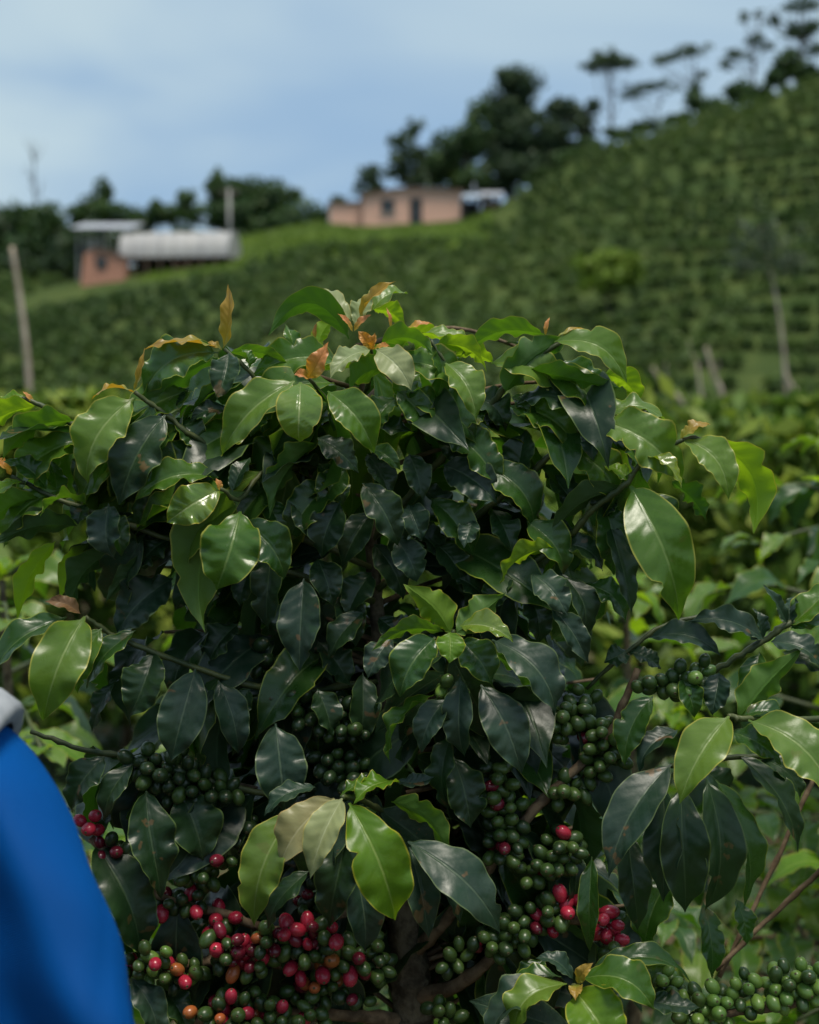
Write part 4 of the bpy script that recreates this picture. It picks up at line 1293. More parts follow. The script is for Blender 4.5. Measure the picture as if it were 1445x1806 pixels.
 (150,1087,71,1291,102,8,12,'light',-4,-8,dict(fold=16, bz=2, quilt=.008)),
 (180,1108,130,1228,60,20,10,'mid',-3,-5,dict(fold=26)),
 (240,1112,135,1215,58,40,8,'deep',-2,-3,dict(fold=26)),
 (272,1150,221,1267,84,20,-6,'dark',-1,-4,dict(wave=.07)),
 (212,1190,153,1292,46,70,4,'dark',0,-1,{}),
 (345,1180,299,1346,92,6,0,'slate',-2,-5,dict(wave=.05)),
 (385,1200,428,1341,64,14,6,'slate',-1,-3,{}),
 (305,1020,200,1116,92,20,8,'slate',2,0,{}),
 (380,1000,300,1080,70,30,6,'dark',2,1,{}),
 (480,955,456,1120,64,20,-4,'dark',0,-2,{}),
 (536,1020,525,1186,84,12,0,'slate',-1,-4,dict(wave=.06)),
 (640,1080,571,1161,58,30,4,'dark',2,0,{}),
 (600,1050,640,1140,60,20,0,'dark',4,2,{}),
 (420,1100,360,1180,70,40,6,'dark',3,2,{}),
 (560,1130,620,1210,64,30,4,'dark',4,3,{}),
 (486,1276,505,1440,98,8,0,'slate',-3,-5,dict(fold=14)),
 (185,1334,110,1436,66,24,6,'dark',-1,-3,{}),
 (236,1346,172,1452,52,30,8,'dark',-1,-3,{}),
 (258,1395,300,1588,92,14,-10,'dark',-2,-5,dict(wave=.08)),
 (320,1400,362,1520,104,14,4,'dark',0,-2,{}),
 (168,1488,268,1700,112,20,10,'dark',0,-3,{}),
 (232,1725,290,1850,64,20,10,'slate',-2,-4,{}),
 (290,1745,340,1830,60,30,4,'dark',0,-2,{}),
 # --- centre cluster
 (795,1117,728,1036,72,150,6,'lime',-6,-3,dict(fold=16)),
 (802,1117,882,1044,66,150,-6,'mid',-6,-3,dict(wave=.09)),
 (794,1115,795,1169,56,6,0,'lime',-8,-10,dict(fold=10)),
 (812,1104,909,1130,56,36,12,'gloss',-7,-9,dict(quilt=.03)),
 (782,1114,655,1130,48,104,14,'mid',-5,-5,{}),
 (768,1124,697,1229,84,20,8,'deep',-6,-9,dict(fold=24)),
 (814,1130,874,1208,76,14,4,'deep',-6,-8,dict(fold=20)),
 (868,1128,1001,1262,90,32,20,'slate',-4,-8,dict(fold=22)),
 (866,1150,980,1230,60,104,4,'deep',-3,-4,{}),
 (812,1194,806,1346,62,14,0,'slate',-6,-8,dict(fold=26)),
 (848,1208,923,1371,86,12,10,'slate',-5,-8,dict(fold=14)),
 (788,1232,736,1332,58,20,8,'slate',-6,-8,dict(fold=26)),
 (768,1224,662,1346,62,84,18,'mid',-5,-6,{}),
 (692,1124,648,1196,54,24,4,'slate',-2,-4,{}),
 (640,1186,642,1322,62,20,0,'dark',3,1,{}),
 (796,1290,770,1440,60,40,4,'dark',-4,-5,dict(wave=.08)),
 (800,1335,832,1462,80,14,4,'dark',-3,-5,{}),
 (880,1240,1000,1250,60,100,10,'dark',0,0,{}),
 # --- lower centre cluster
 (616,1416,709,1646,112,8,10,'lime',-10,-13,dict(fold=14, bz=2.2, quilt=.012)),
 (604,1408,543,1554,72,14,6,'pale',-11,-14,dict(fold=32, quilt=.02)),
 (590,1408,482,1532,84,22,12,'tan',-10,-12,dict(fold=20)),
 (520,1432,438,1654,94,20,20,'light',-8,-11,dict(fold=22, quilt=.008)),
 (706,1380,622,1416,56,76,14,'lime',-6,-9,{}),
 (600,1404,692,1374,40,84,10,'mid',-7,-5,dict(wave=.08)),
 (556,1388,460,1436,44,58,12,'slate',-5,-7,{}),
 (700,1376,766,1368,34,40,-8,'slate',-5,-6,{}),
 (690,1414,806,1502,74,102,14,'mid',-6,-7,{}),
 (720,1484,909,1650,96,24,14,'slate',-8,-11,dict(fold=12, wave=.04)),
 (722,1494,758,1662,68,14,4,'slate',-7,-9,{}),
 (765,1525,826,1632,50,30,4,'slate',-6,-8,{}),
 (612,1468,565,1652,84,14,-4,'dark',-6,-8,{}),
 (628,1530,657,1690,76,14,0,'slate',-6,-8,dict(wave=.04)),
 (546,1536,448,1642,56,60,6,'dark',-5,-6,{}),
 # --- right inner
 (1075,920,1124,1090,54,50,0,'dark',0,-3,dict(wave=.07)),
 (1028,1030,1118,1096,54,56,14,'deep',1,-2,dict(wave=.08)),
 (938,1012,1001,1086,68,24,8,'slate',-1,-4,{}),
 (988,1010,1042,1142,62,40,18,'dark',0,-2,{}),
 (972,1070,1041,1172,52,24,6,'slate',-2,-4,dict(wave=.08)),
 (930,1040,960,1140,60,20,4,'dark',2,0,{}),
 (985,960,1075,1005,56,60,14,'dark',1,0,{}),
 (1010,1010,1042,995,26,60,6,'lime',2,2,{}),
 (900,1010,860,1080,60,30,4,'dark',2,1,{}),
 # --- lower right, hanging dark leaves near the stem
 (1108,1465,1140,1656,68,16,-6,'dark',0,-3,dict(fold=26)),
 (1044,1510,1034,1692,44,20,0,'deep',-1,-3,{}),
 (1018,1475,1022,1652,44,30,-4,'dark',0,-1,{}),
 (1186,1540,1128,1684,80,30,8,'deep',3,1,{}),
 # --- bottom right cluster
 (1018,1734,1042,1697,26,20,2,'bronze',-10,-11,dict(fold=20)),
 (1018,1735,1014,1758,28,20,0,'bronze',-10,-12,dict(fold=20)),
 (1000,1735,886,1830,80,42,26,'light',-9,-12,{}),
 (1015,1748,1090,1870,116,14,6,'lime',-10,-14,{}),
 (1026,1726,1161,1782,84,30,28,'mid',-9,-12,dict(fold=22)),
 (1040,1710,1243,1698,56,62,18,'deep',-6,-6,{}),
 (1140,1762,1238,1772,56,40,-6,'dark',-6,-7,{}),
 (1010,1726,944,1682,42,40,10,'slate',-8,-8,{}),
 (980,1738,838,1830,90,44,16,'slate',-8,-10,{}),
 (990,1722,884,1764,60,70,14,'deep',-7,-7,{}),
 (960,1690,920,1770,60,30,6,'deep',-2,-4,{}),
]
LAB = {(530,674): 'very glossy lime green leaf facing the camera', (616,1416): 'large bright green leaf hanging at the lower centre', (604,1408): 'pale yellow green folded leaf', (590,1408): 'tan green pale leaf', (1250,778): 'translucent lime leaf at the right tip', (543,668): 'orange pink young leaf', (388,864): 'glossy yellow green leaf'}
for L in LEAVES:
    bx, by, tx, ty, w, roll, bow, kind, db, dt, kw = L
    px_leaf(TREE, bx, by, tx, ty, w, roll, bow, kind, db, dt, label=LAB.get((bx, by)), **kw)

# cherries
def CH(line, spread, n, pal, depth, root=None, size=12.4): berries(root or TREE, line, spread, n, pal, depth, size)
CH([(240, 1345), (330, 1365)], 34, 29, 'dddg', 0)
CH([(300, 1385), (420, 1400)], 28, 26, 'dddg', 1)
CH([(480, 1230), (560, 1250), (640, 1290)], 40, 38, 'dddg', 3)
CH([(570, 1340), (640, 1380)], 36, 26, 'dddg', 3)
CH([(158, 1450), (166, 1462)], 10, 4, 'rr', -1)
CH([(185, 1490), (215, 1510)], 18, 9, 'kkgd', 0)
CH([(290, 1590), (345, 1590)], 24, 13, 'kdrdkg', 0)
CH([(345, 1540), (395, 1510)], 26, 14, 'gggk', 0)
CH([(375, 1630), (430, 1600)], 20, 7, 'ggr', 1)
CH([(230, 1705), (350, 1715)], 30, 25, 'ggdgglgrgo', -1)
CH([(380, 1680), (500, 1690), (660, 1690)], 34, 55, 'ggrgdgkgogr', -2)
CH([(490, 1640), (600, 1640)], 16, 13, 'rkrgrgk', -4)
CH([(350, 1780), (470, 1790), (600, 1790)], 34, 46, 'ggdgrdgokr', -3)
CH([(660, 1650), (665, 1720)], 24, 13, 'gdg', 0)
CH([(870, 1350), (900, 1430), (880, 1500)], 38, 46, 'gggggdgdgk', -1)
CH([(960, 1300), (1010, 1250)], 26, 20, 'ggdggg', 0)
CH([(985, 1400), (1060, 1340), (1060, 1280)], 34, 38, 'ggggdggkg', 0)
CH([(935, 1540), (985, 1510), (1005, 1475)], 30, 29, 'gggggdgr', -1)
CH([(1065, 1600), (1082, 1665)], 22, 14, 'rrrrg', -1)
CH([(800, 1690), (880, 1660), (930, 1620)], 34, 38, 'ggdgdgk', -1)
CH([(950, 1620), (1000, 1590)], 24, 17, 'gggr', -1)
CH([(780, 1215), (800, 1230)], 16, 7, 'gl', -5)
CH([(770, 1780), (800, 1800)], 22, 9, 'ggd', 0)

CH([(360, 1660), (450, 1655), (560, 1665)], 26, 20, 'ggdgokgdg', -3)
CH([(640, 1760), (560, 1740), (450, 1745)], 26, 20, 'gggdkogd', -1)
CH([(250, 1690), (300, 1680)], 20, 7, 'rgol', -3)
CH([(450, 1150), (520, 1190)], 30, 12, 'ddd', 5)
CH([(860, 1290), (930, 1240)], 28, 12, 'ggd', 4)
CH([(450, 1450), (440, 1520)], 24, 10, 'ddg', 3)
CH([(520, 1580), (600, 1590)], 26, 14, 'ddgk', 2)
CH([(600, 1450), (650, 1500)], 26, 10, 'dd', 5)
CH([(820, 1540), (850, 1600)], 30, 16, 'gdg', 2)
# leaves on the far side and inside of the crown
SIL = [(-60,735),(60,725),(130,740),(240,690),(330,640),(400,625),(480,615),(560,590),(690,590),(800,600),(950,605),(1070,650),(1115,710),(1110,760),(1200,790),(1230,830),(1215,900),(1130,960),(1110,1060),(1080,1150),(1060,1300),(1100,1400),(1150,1600),(1150,1860),(220,1860),(190,1650),(130,1450),(120,1300),(150,1200),(170,1060),(60,990),(-60,960)]
HOLES = [(875, 675, 62, 62), (245, 1250, 60, 45), (440, 1340, 26, 40), (330, 1300, 26, 36), (1085, 1120, 60, 60), (470, 965, 70, 22), (760, 820, 24, 24), (800, 880, 30, 30), (900, 900, 20, 20), (690, 1010, 26, 40)]
rs = np.random.RandomState(21)
items = []
tx_, ty_ = P[:, 2], P
for q in range(104):
    z = rs.uniform(1.06, 1.76) if q < 52 else rs.uniform(.92, 1.34)
    i = int(np.argmin(np.abs(P[:, 2] - z)))
    c = P[i]
    a = rs.uniform(-.25, math.pi + .25) if q < 52 else rs.uniform(.45, math.pi - .45)          # away from the camera and to both sides
    L = rs.uniform(.18, .42) if q < 52 else rs.uniform(.22, .38)
    d = np.array((math.cos(a), math.sin(a) * .8, rs.uniform(.0, .25)))
    Q = spline([c, c + d * L * .5 + np.array((0, 0, .05 * L)), c + d * L + np.array((0, 0, -.04 * L))], 5)
    ok = True
    n = max(2, int(L / .055))
    made = 0; last = 0
    for k in range(1, n + 1):
        t = k / n
        p = Q[min(len(Q) - 1, int(round(t * (len(Q) - 1))))]
        side = np.cross(d, (0, 0, 1.))
        for s in (-1, 1):
            ld = nrm(d * .5 + side * s * .9 + np.array((0, 0, rs.uniform(-1.0, -.1))) + rs.randn(3) * .15)
            Ls = .128 * rs.uniform(.8, 1.12)
            good = q < 52 or p[1] > 1.54
            for e in (0, .5, 1.0):
                x, y = topx(p + ld * Ls * e)
                if not inside(SIL, x, y): good = False
                for hx, hy, hrx, hry in HOLES:
                    if ((x-hx)/hrx)**2 + ((y-hy)/hry)**2 < 1: good = False
            if good:
                items.append((('dark', 'dark', 'slate', 'deep')[rs.randint(4)], rs.randint(6), leaf_matrix(p, ld, np.array((0, -.35, 1.)) + rs.randn(3) * .3, Ls)))
                made += 1; last = min(len(Q) - 1, int(round(t * (len(Q) - 1))))
    if made >= 2 and last > 1:
        MB().tube(Q[:last + 1], np.linspace(.0030, .0018, last + 1), 6).build('branch', M_TWIG, TREE, smooth=True)
# leaf pairs along the branches in view, hanging in front of the stem
for par, Pb, pts in BRP:
    if par is not TREE or len(Pb) < 8: continue
    lens = np.concatenate([[0], np.cumsum(np.linalg.norm(np.diff(Pb, axis=0), axis=1))])
    for sdist in np.arange(.04, lens[-1] - .01, .034):
        i = int(np.searchsorted(lens, sdist)); p = Pb[i]
        d = nrm(Pb[min(i + 1, len(Pb) - 1)] - Pb[i - 1])
        side = nrm(np.cross(d, (0, 0, 1.)))
        for s in (-1, 1):
            if rs.uniform() < .15: continue
            ld = nrm(d * .45 + side * s * rs.uniform(.3, .8) + np.array((0, .12, rs.uniform(-1.3, -.35))) + rs.randn(3) * .15); ld[1] = max(ld[1], -.12)
            hi = p[2] > 1.52
            if hi: ld = nrm(np.array((1.0 if p[0] > -.03 else -1.0, 0, 0)) * rs.uniform(.2, .9) + side * s * .5 + np.array((0, .1, rs.uniform(-.9, -.1))) + rs.randn(3) * .2)
            Ls = (.145 if hi else .128) * rs.uniform(.8, 1.12)
            good = True
            if p[1] < 1.462: ld[1] = max(ld[1], .36 if hi else .28); ld = nrm(ld)
            for e in (0, .5, 1.0):
                x, y = topx(p + ld * Ls * e)
                if not inside(SIL, x, y): good = False
                for hx, hy, hrx, hry in HOLES:
                    if ((x-hx)/hrx)**2 + ((y-hy)/hry)**2 < 1: good = False
            if good:
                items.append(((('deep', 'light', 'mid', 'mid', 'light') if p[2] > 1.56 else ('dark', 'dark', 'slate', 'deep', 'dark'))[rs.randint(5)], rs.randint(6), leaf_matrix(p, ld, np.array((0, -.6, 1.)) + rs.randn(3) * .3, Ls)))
room = 296 - len(LEAVES)
order = sorted(range(len(items)), key=lambda i: items[i][2][1, 3])
for i in order[:room]: inst_leaf(TREE, *items[i])
if order[room:]: tag(joined_leaves('leaves', TREE, [items[i] for i in order[room:]]), kind='stuff')
build_berries(TREE)
print('hero leaves', len(LEAVES), 'inner', len(items), 'cherries', len(ALLB))
nmain = len(ALLB)

# ------------------------------------------------------------------ the coffee tree reaching in from the right
rf_ = at(1930, 1700, 1.55)
RTREE = empty('coffee_tree', (rf_[0], rf_[1], 0))
tag(RTREE, 'coffee tree reaching in from the right edge with hanging leaves and pale green cherries', 'coffee tree')
Pt = spline([(rf_[0], rf_[1], -.05), (rf_[0] + .02, rf_[1], .6), (rf_[0] - .01, rf_[1], 1.1), (rf_[0], rf_[1], 1.5)], 6)
MB().tube(Pt, np.linspace(.026, .006, len(Pt)), 10).build('trunk', M_BARK, RTREE, smooth=True)
def RB(pts, r0, r1, mat): return px_branch(RTREE, pts, r0, r1, mat)
RB([(1925, 1120, 14), (1600, 1060, 6), (1445, 1088, 2), (1390, 1102, 0), (1348, 1130, 0), (1290, 1165, 0), (1220, 1200, 1), (1160, 1225, 2)], .0055, .0034, M_STEM)
RB([(1348, 1128, 0), (1270, 1090, 3), (1180, 1100, 3), (1105, 1150, 2), (1035, 1214, 3)], .0036, .0026, M_STEM)
RB([(1930, 1330, 14), (1650, 1260, 2), (1450, 1268, -4), (1320, 1268, -7), (1285, 1264, -7)], .0052, .0032, M_STEM)
RB([(1932, 1480, 14), (1640, 1340, 4), (1450, 1330, -1), (1300, 1335, -3), (1184, 1350, -4)], .0052, .0032, M_STEM)
RB([(1935, 1900, 14), (1650, 1720, 4), (1445, 1752, -3), (1395, 1770, -4), (1290, 1788, -4), (1190, 1815, -4)], .0060, .0036, M_TWIG)
RB([(1930, 1500, 20), (1560, 1440, 20), (1445, 1540, 18), (1350, 1625, 16), (1262, 1712, 14)], .0036, .0026, M_TWIG)
RB([(1445, 1350, 22), (1392, 1468, 18), (1335, 1590, 16), (1268, 1722, 15)], .0028, .0026, M_TWIG)
RLEAVES = [
 (1145,1125,1276,1156,56,56,20,'slate',0,-2,dict(wave=.06)),
 (1348,1128,1213,1088,56,52,14,'slate',-1,-2,dict(wave=.09)),
 (1346,1126,1332,1070,30,40,2,'slate',0,0,dict(fold=34)),
 (1345,1128,1290,1100,36,40,4,'slate',0,-2,{}),
 (1268,1186,1250,1262,56,14,-4,'slate',-1,-3,{}),
 (1204,1196,1232,1266,50,20,0,'deep',-1,-3,dict(fold=26)),
 (1300,1268,1388,1144,84,140,-6,'mid',-5,-2,dict(fold=12)),
 (1152,1228,1100,1352,64,20,14,'deep',-2,-4,dict(fold=16)),
 (1286,1263,1192,1417,92,16,8,'light',-8,-12,dict(fold=20)),
 (1320,1270,1480,1416,110,34,28,'light',-8,-12,dict(fold=18)),
 (1290,1290,1386,1345,62,30,6,'deep',-7,-9,dict(fold=30)),
 (1310,1262,1400,1270,44,70,12,'deep',-6,-6,{}),
 (1196,1288,1110,1358,54,44,10,'slate',-3,-5,dict(fold=24, wave=.07)),
 (1392,1104,1475,1015,66,40,-6,'mid',0,1,{}),
 (1394,1104,1400,1040,44,40,4,'slate',0,2,{}),
 (1390,1102,1348,1028,26,60,2,'slate',0,-1,{}),
 (1360,1132,1466,1182,60,46,14,'slate',-1,-3,{}),
 (1380,1150,1485,1200,50,60,6,'dark',0,-2,{}),
 (1395,1108,1480,1100,50,60,10,'deep',0,0,{}),
 (1340,1150,1320,1250,60,20,0,'deep',0,-2,dict(fold=24)),
 (1106,1146,1066,1162,46,20,-4,'dark',2,1,{}),
 (1108,1150,1170,1180,40,60,6,'dark',2,2,{}),
 (1184,1348,1068,1550,94,24,18,'slate',-5,-9,dict(fold=18, wave=.03)),
 (1170,1388,1160,1602,76,14,-6,'slate',-4,-6,dict(wave=.05)),
 (1202,1385,1222,1628,98,10,-6,'dark',-5,-7,dict(wave=.06)),
 (1246,1374,1262,1632,86,20,18,'dark',-4,-6,dict(fold=30, wave=.05)),
 (1262,1376,1334,1618,64,36,22,'deep',-3,-5,dict(wave=.10)),
 (1300,1330,1426,1510,64,46,18,'dark',-3,-5,dict(fold=26, wave=.07)),
 (1344,1338,1424,1416,50,50,14,'dark',-2,-4,{}),
 (1240,1590,1262,1732,54,30,4,'deep',1,-1,{}),
 (1298,1585,1320,1668,44,30,4,'deep',2,1,{}),
 (1200,1480,1215,1600,60,40,0,'mid',4,2,{}),
 (1230,1350,1300,1420,60,40,6,'dark',0,0,{}),
]
for bx, by, tx, ty, w, roll, bow, kind, db, dt, kw in RLEAVES:
    px_leaf(RTREE, bx, by, tx, ty, w, roll, bow, kind, db, dt, **kw)
CH([(1120, 1225), (1200, 1200), (1235, 1195)], 30, 20, 'ggl', 0, RTREE)
CH([(1030, 1225), (1040, 1235)], 16, 4, 'g', 2, RTREE)
CH([(1160, 1720), (1180, 1760)], 30, 12, 'glll', -2, RTREE)
CH([(1210, 1790), (1290, 1760), (1380, 1735), (1440, 1725)], 40, 62, 'llllg', -4, RTREE)
CH([(1230, 1810), (1300, 1800)], 20, 8, 'gl', -4, RTREE)
build_berries(RTREE)
rsr = np.random.RandomState(77)
its = []
for q in range(14):                              # the rest of that tree, beyond the frame
    z = rsr.uniform(.5, 1.45)
    a = rsr.uniform(-1.9, 1.9)
    L = rsr.uniform(.25, .42)
    c = np.array((rf_[0], rf_[1], z)); d = np.array((math.cos(a), math.sin(a), .15))
    Q = spline([c, c + d * L * .5 + np.array((0, 0, .05 * L)), c + d * L], 5)
    MB().tube(Q, np.linspace(.005, .0025, len(Q)), 6).build('branch', M_STEM, RTREE, smooth=True)
    for k in range(1, 7):
        p = Q[min(len(Q) - 1, k * 2 - 1)]
        side = np.cross(d, (0, 0, 1.))
        for s in (-1, 1):
            its.append((('dark', 'deep', 'mid', 'light')[rsr.randint(4)], rsr.randint(6), leaf_matrix(p, d * .5 + side * s * .9 + np.array((0, 0, rsr.uniform(-.7, .1))), (0, 0, 1.), .13 * rsr.uniform(.8, 1.1))))
for par, Pb, pts in BRP:                          # leaf pairs on its inner branches
    if par is not RTREE: continue
    for i in range(2, len(Pb) - 1, 2):
        p = Pb[i]; d = nrm(Pb[i + 1] - Pb[i - 1]); side = nrm(np.cross(d, (0, 0, 1.)))
        for s in (-1, 1):
            ld = nrm(d * .4 + side * s * .8 + np.array((0, 0, rsr.uniform(-.8, -.1))) + rsr.randn(3) * .12)
            if min(topx(p)[0], topx(p + ld * .13)[0]) < 1455: continue
            inst_leaf(RTREE, ('deep', 'mid', 'light', 'dark')[rsr.randint(4)], rsr.randint(6), leaf_matrix(p, ld, np.array((0, -.3, 1.)), .13 * rsr.uniform(.8, 1.12)))
tag(joined_leaves('leaves', RTREE, its), kind='stuff')

# ------------------------------------------------------------------ the person at the left edge
def skin(name, joints, edges, mat, parent, sub=2, root=0):
    """joints: name -> (x, y, z, rx, ry); a continuous surface grown round a skeleton"""
    keys = list(joints)
    me = bpy.data.meshes.new(name)
    me.from_pydata([joints[k][:3] for k in keys], [(keys.index(a), keys.index(b)) for a, b in edges], [])
    o = bpy.data.objects.new(name + '_cage', me)
    COL.objects.link(o)
    md = o.modifiers.new('skin', 'SKIN'); md.use_smooth_shade = True; md.branch_smoothing = .6
    sl = me.skin_vertices[0].data
    for i, k in enumerate(keys):
        sl[i].radius = joints[k][3:5]; sl[i].use_root = (i == root)
    sb = o.modifiers.new('sub', 'SUBSURF'); sb.levels = sub; sb.render_levels = sub
    dg = bpy.context.evaluated_depsgraph_get()
    m2 = bpy.data.meshes.new_from_object(o.evaluated_get(dg))
    bpy.data.objects.remove(o)
    m2.name = name
    m2.materials.clear(); m2.materials.append(mat)
    m2.polygons.foreach_set('use_smooth', np.ones(len(m2.polygons), dtype=bool))
    return link(name, m2, parent)

M_SKIN = simple_mat('skin', (.30, .17, .11), (.36, .21, .14), 30, .5, .0004, 300)
M_HAIR = simple_mat('hair', (.012, .009, .007), (.025, .018, .014), 90, .45, .002, 200)
M_TROU = simple_mat('trousers', (.05, .05, .055), (.075, .075, .08), 40, .9, .001, 600)
M_SHOE = simple_mat('boots', (.03, .022, .016), (.05, .036, .025), 30, .6)
M_VEST = simple_mat('grey_vest', (.25, .265, .285), (.31, .325, .345), 60, .85, .0006, 900)
M_SHIRT, nt_, b_ = mat_new('blue_shirt')
N_ = NT(nt_)
tc_ = N_.n('ShaderNodeTexCoord')
mp_ = N_.n('ShaderNodeMapping'); mp_.inputs['Rotation'].default_value = (0, R(28), 0)
N_.l(tc_.outputs['Object'], mp_.inputs['Vector'])
wv = N_.n('ShaderNodeTexWave'); wv.bands_direction = 'Z'; wv.inputs['Scale'].default_value = 190; wv.inputs['Distortion'].default_value = .6; wv.inputs['Detail'].default_value = 1
N_.l(mp_.outputs[0], wv.inputs['Vector'])
N_.l(N_.mix(N_.noise(14, 4, tc_.outputs['Object']), (.000, .066, .27), (.000, .086, .34)), b_.inputs['Base Color'])
b_.inputs['Roughness'].default_value = .62
b_.inputs['Specular IOR Level'].default_value = .1
b_.inputs['Sheen Weight'].default_value = .0
bp_ = N_.n('ShaderNodeBump'); bp_.inputs['Strength'].default_value = .55; bp_.inputs['Distance'].default_value = .0011
N_.l(N_.math('ADD', wv.outputs['Fac'], N_.math('MULTIPLY', N_.noise(1500, 2, tc_.outputs['Object']), .5)), bp_.inputs['Height']); N_.l(bp_.outputs[0], b_.inputs['Normal'])

cx, cy = -.545, 1.03
PERSON = empty('person', (cx, cy, 0))
tag(PERSON, 'person in a blue long sleeved shirt and grey vest, cut by the left edge', 'person')
sR = at(-84, 1345, 1.0); eR = at(112, 1880, .99); wR = np.array((-.34, 1.17, 1.02))
sL = np.array((cx - (sR[0] - cx), cy + .02, sR[2])); eL = np.array((cx - .27, cy + .02, 1.14)); wL = np.array((cx - .20, cy + .22, 1.06))
def J(p, rx, ry=None): return (float(p[0]), float(p[1]), float(p[2]), rx, ry or rx)
Jt = {'pel': J((cx, cy, .93), .15, .11), 'wai': J((cx, cy, 1.08), .14, .10), 'che': J((cx, cy, 1.26), .155, .11), 'upc': J((cx, cy, 1.38), .12, .085), 'nek': J((cx, cy + .01, 1.47), .052), 'nk2': J((cx, cy + .025, 1.53), .05),
      'hd1': J((cx, cy + .045, 1.60), .066, .078), 'hd2': J((cx, cy + .05, 1.67), .072, .088), 'hd3': J((cx, cy + .045, 1.735), .058, .07),
      'sR': J(sR, .050), 'aR': J(.5 * (sR + eR) + np.array((.004, .024, 0)), .032), 'eR': J(eR + np.array((0, .016, 0)), .034), 'fR': J(.55 * eR + .45 * wR, .036), 'wR': J(wR, .026, .02), 'pR': J(wR + np.array((-.03, .05, -.005)), .036, .016),
      'sL': J(sL, .062), 'aL': J(.5 * (sL + eL), .047), 'eL': J(eL, .040), 'fL': J(.55 * eL + .45 * wL, .036), 'wL': J(wL, .026, .02), 'pL': J(wL + np.array((.03, .05, -.005)), .036, .016),
      'hR': J((cx + .09, cy, .86), .085), 'kR': J((cx + .10, cy + .01, .49), .058), 'cR': J((cx + .10, cy - .01, .34), .056), 'nR': J((cx + .10, cy - .02, .09), .036), 'tR': J((cx + .11, cy + .13, .035), .036, .026),
      'hL': J((cx - .09, cy, .86), .085), 'kL': J((cx - .10, cy + .01, .49), .058), 'cL': J((cx - .10, cy - .01, .34), .056), 'nL': J((cx - .10, cy - .02, .09), .036), 'tL': J((cx - .11, cy + .13, .035), .036, .026)}
E = [('pel', 'wai'), ('wai', 'che'), ('che', 'upc'), ('upc', 'nek'), ('nek', 'nk2'), ('nk2', 'hd1'), ('hd1', 'hd2'), ('hd2', 'hd3')]
for s in 'RL':
    E += [('upc', 's' + s), ('s' + s, 'a' + s), ('a' + s, 'e' + s), ('e' + s, 'f' + s), ('f' + s, 'w' + s), ('w' + s, 'p' + s),
          ('pel', 'h' + s), ('h' + s, 'k' + s), ('k' + s, 'c' + s), ('c' + s, 'n' + s), ('n' + s, 't' + s)]
    pw = np.array(Jt['w' + s][:3]); pp = np.array(Jt['p' + s][:3]); d = nrm(pp - pw); sd = nrm(np.cross(d, (0, 0, 1.)))
    for q, (o_, ln) in enumerate(((-.024, .062), (-.008, .074), (.008, .070), (.023, .056))):
        b0 = pp + sd * o_ + d * .02; b1 = b0 + d * ln * .55 + np.array((0, 0, -.012)); b2 = b1 + d * ln * .3 + np.array((0, 0, -.026))
        for nm, p_, r_ in (('0', b0, .0095), ('1', b1, .0085), ('2', b2, .007)): Jt['g%s%d%s' % (s, q, nm)] = J(p_, r_)
        E += [('p' + s, 'g%s%d0' % (s, q)), ('g%s%d0' % (s, q), 'g%s%d1' % (s, q)), ('g%s%d1' % (s, q), 'g%s%d2' % (s, q))]
    th = -1 if s == 'R' else 1
    t0 = pw + d * .018 + sd * .030 * th; t1 = t0 + d * .035 + sd * .018 * th
    Jt['u%s0' % s] = J(t0, .011); Jt['u%s1' % s] = J(t1, .009)
    E += [('w' + s, 'u%s0' % s), ('u%s0' % s, 'u%s1' % s)]
skin('body', Jt, E, M_SKIN, PERSON, 2)
# face: nose, ears, eyes, mouth on the head (looking at the tree)
hc = np.array((cx, cy + .05, 1.645))
def ell(name, c, r, mat, par, seg=(10, 8)):
    V, F = [], []
    n, m = seg
    for i in range(m + 1):
        a = math.pi * i / m
        for j in range(n):
            b = 2 * math.pi * j / n
            V.append((c[0] + r[0] * math.sin(a) * math.cos(b), c[1] + r[1] * math.sin(a) * math.sin(b), c[2] + r[2] * math.cos(a)))
    for i in range(m):
        for j in range(n): F.append((i*n+j, (i+1)*n+j, (i+1)*n+(j+1) % n, i*n+(j+1) % n))
    return link(name, new_mesh(name, V, F, mat), par)
M_EYE = simple_mat('eye', (.6, .6, .58), (.65, .65, .62), 10, .2)
M_LIP = simple_mat('lip', (.28, .11, .09), (.32, .13, .10), 40, .5)
ell('nose', hc + (0, .10, -.015), (.014, .022, .024), M_SKIN, PERSON)
ell('mouth', hc + (0, .082, -.062), (.024, .012, .008), M_LIP, PERSON)
for sx in (-1, 1):
    ell('eye', hc + (sx * .031, .083, .012), (.012, .008, .007), M_EYE, PERSON)
    ell('ear', hc + (sx * .078, -.005, -.005), (.010, .020, .032), M_SKIN, PERSON)
hairo = ell('hair', hc + (0, -.016, .040), (.088, .100, .086), M_HAIR, PERSON, (24, 16))
for v in hairo.data.vertices:
    if v.co.y > hc[1] + .05 and v.co.z < hc[2] + .07: v.co.y = hc[1] + .05
    v.co += Vector(RS.randn(3) * .0016)
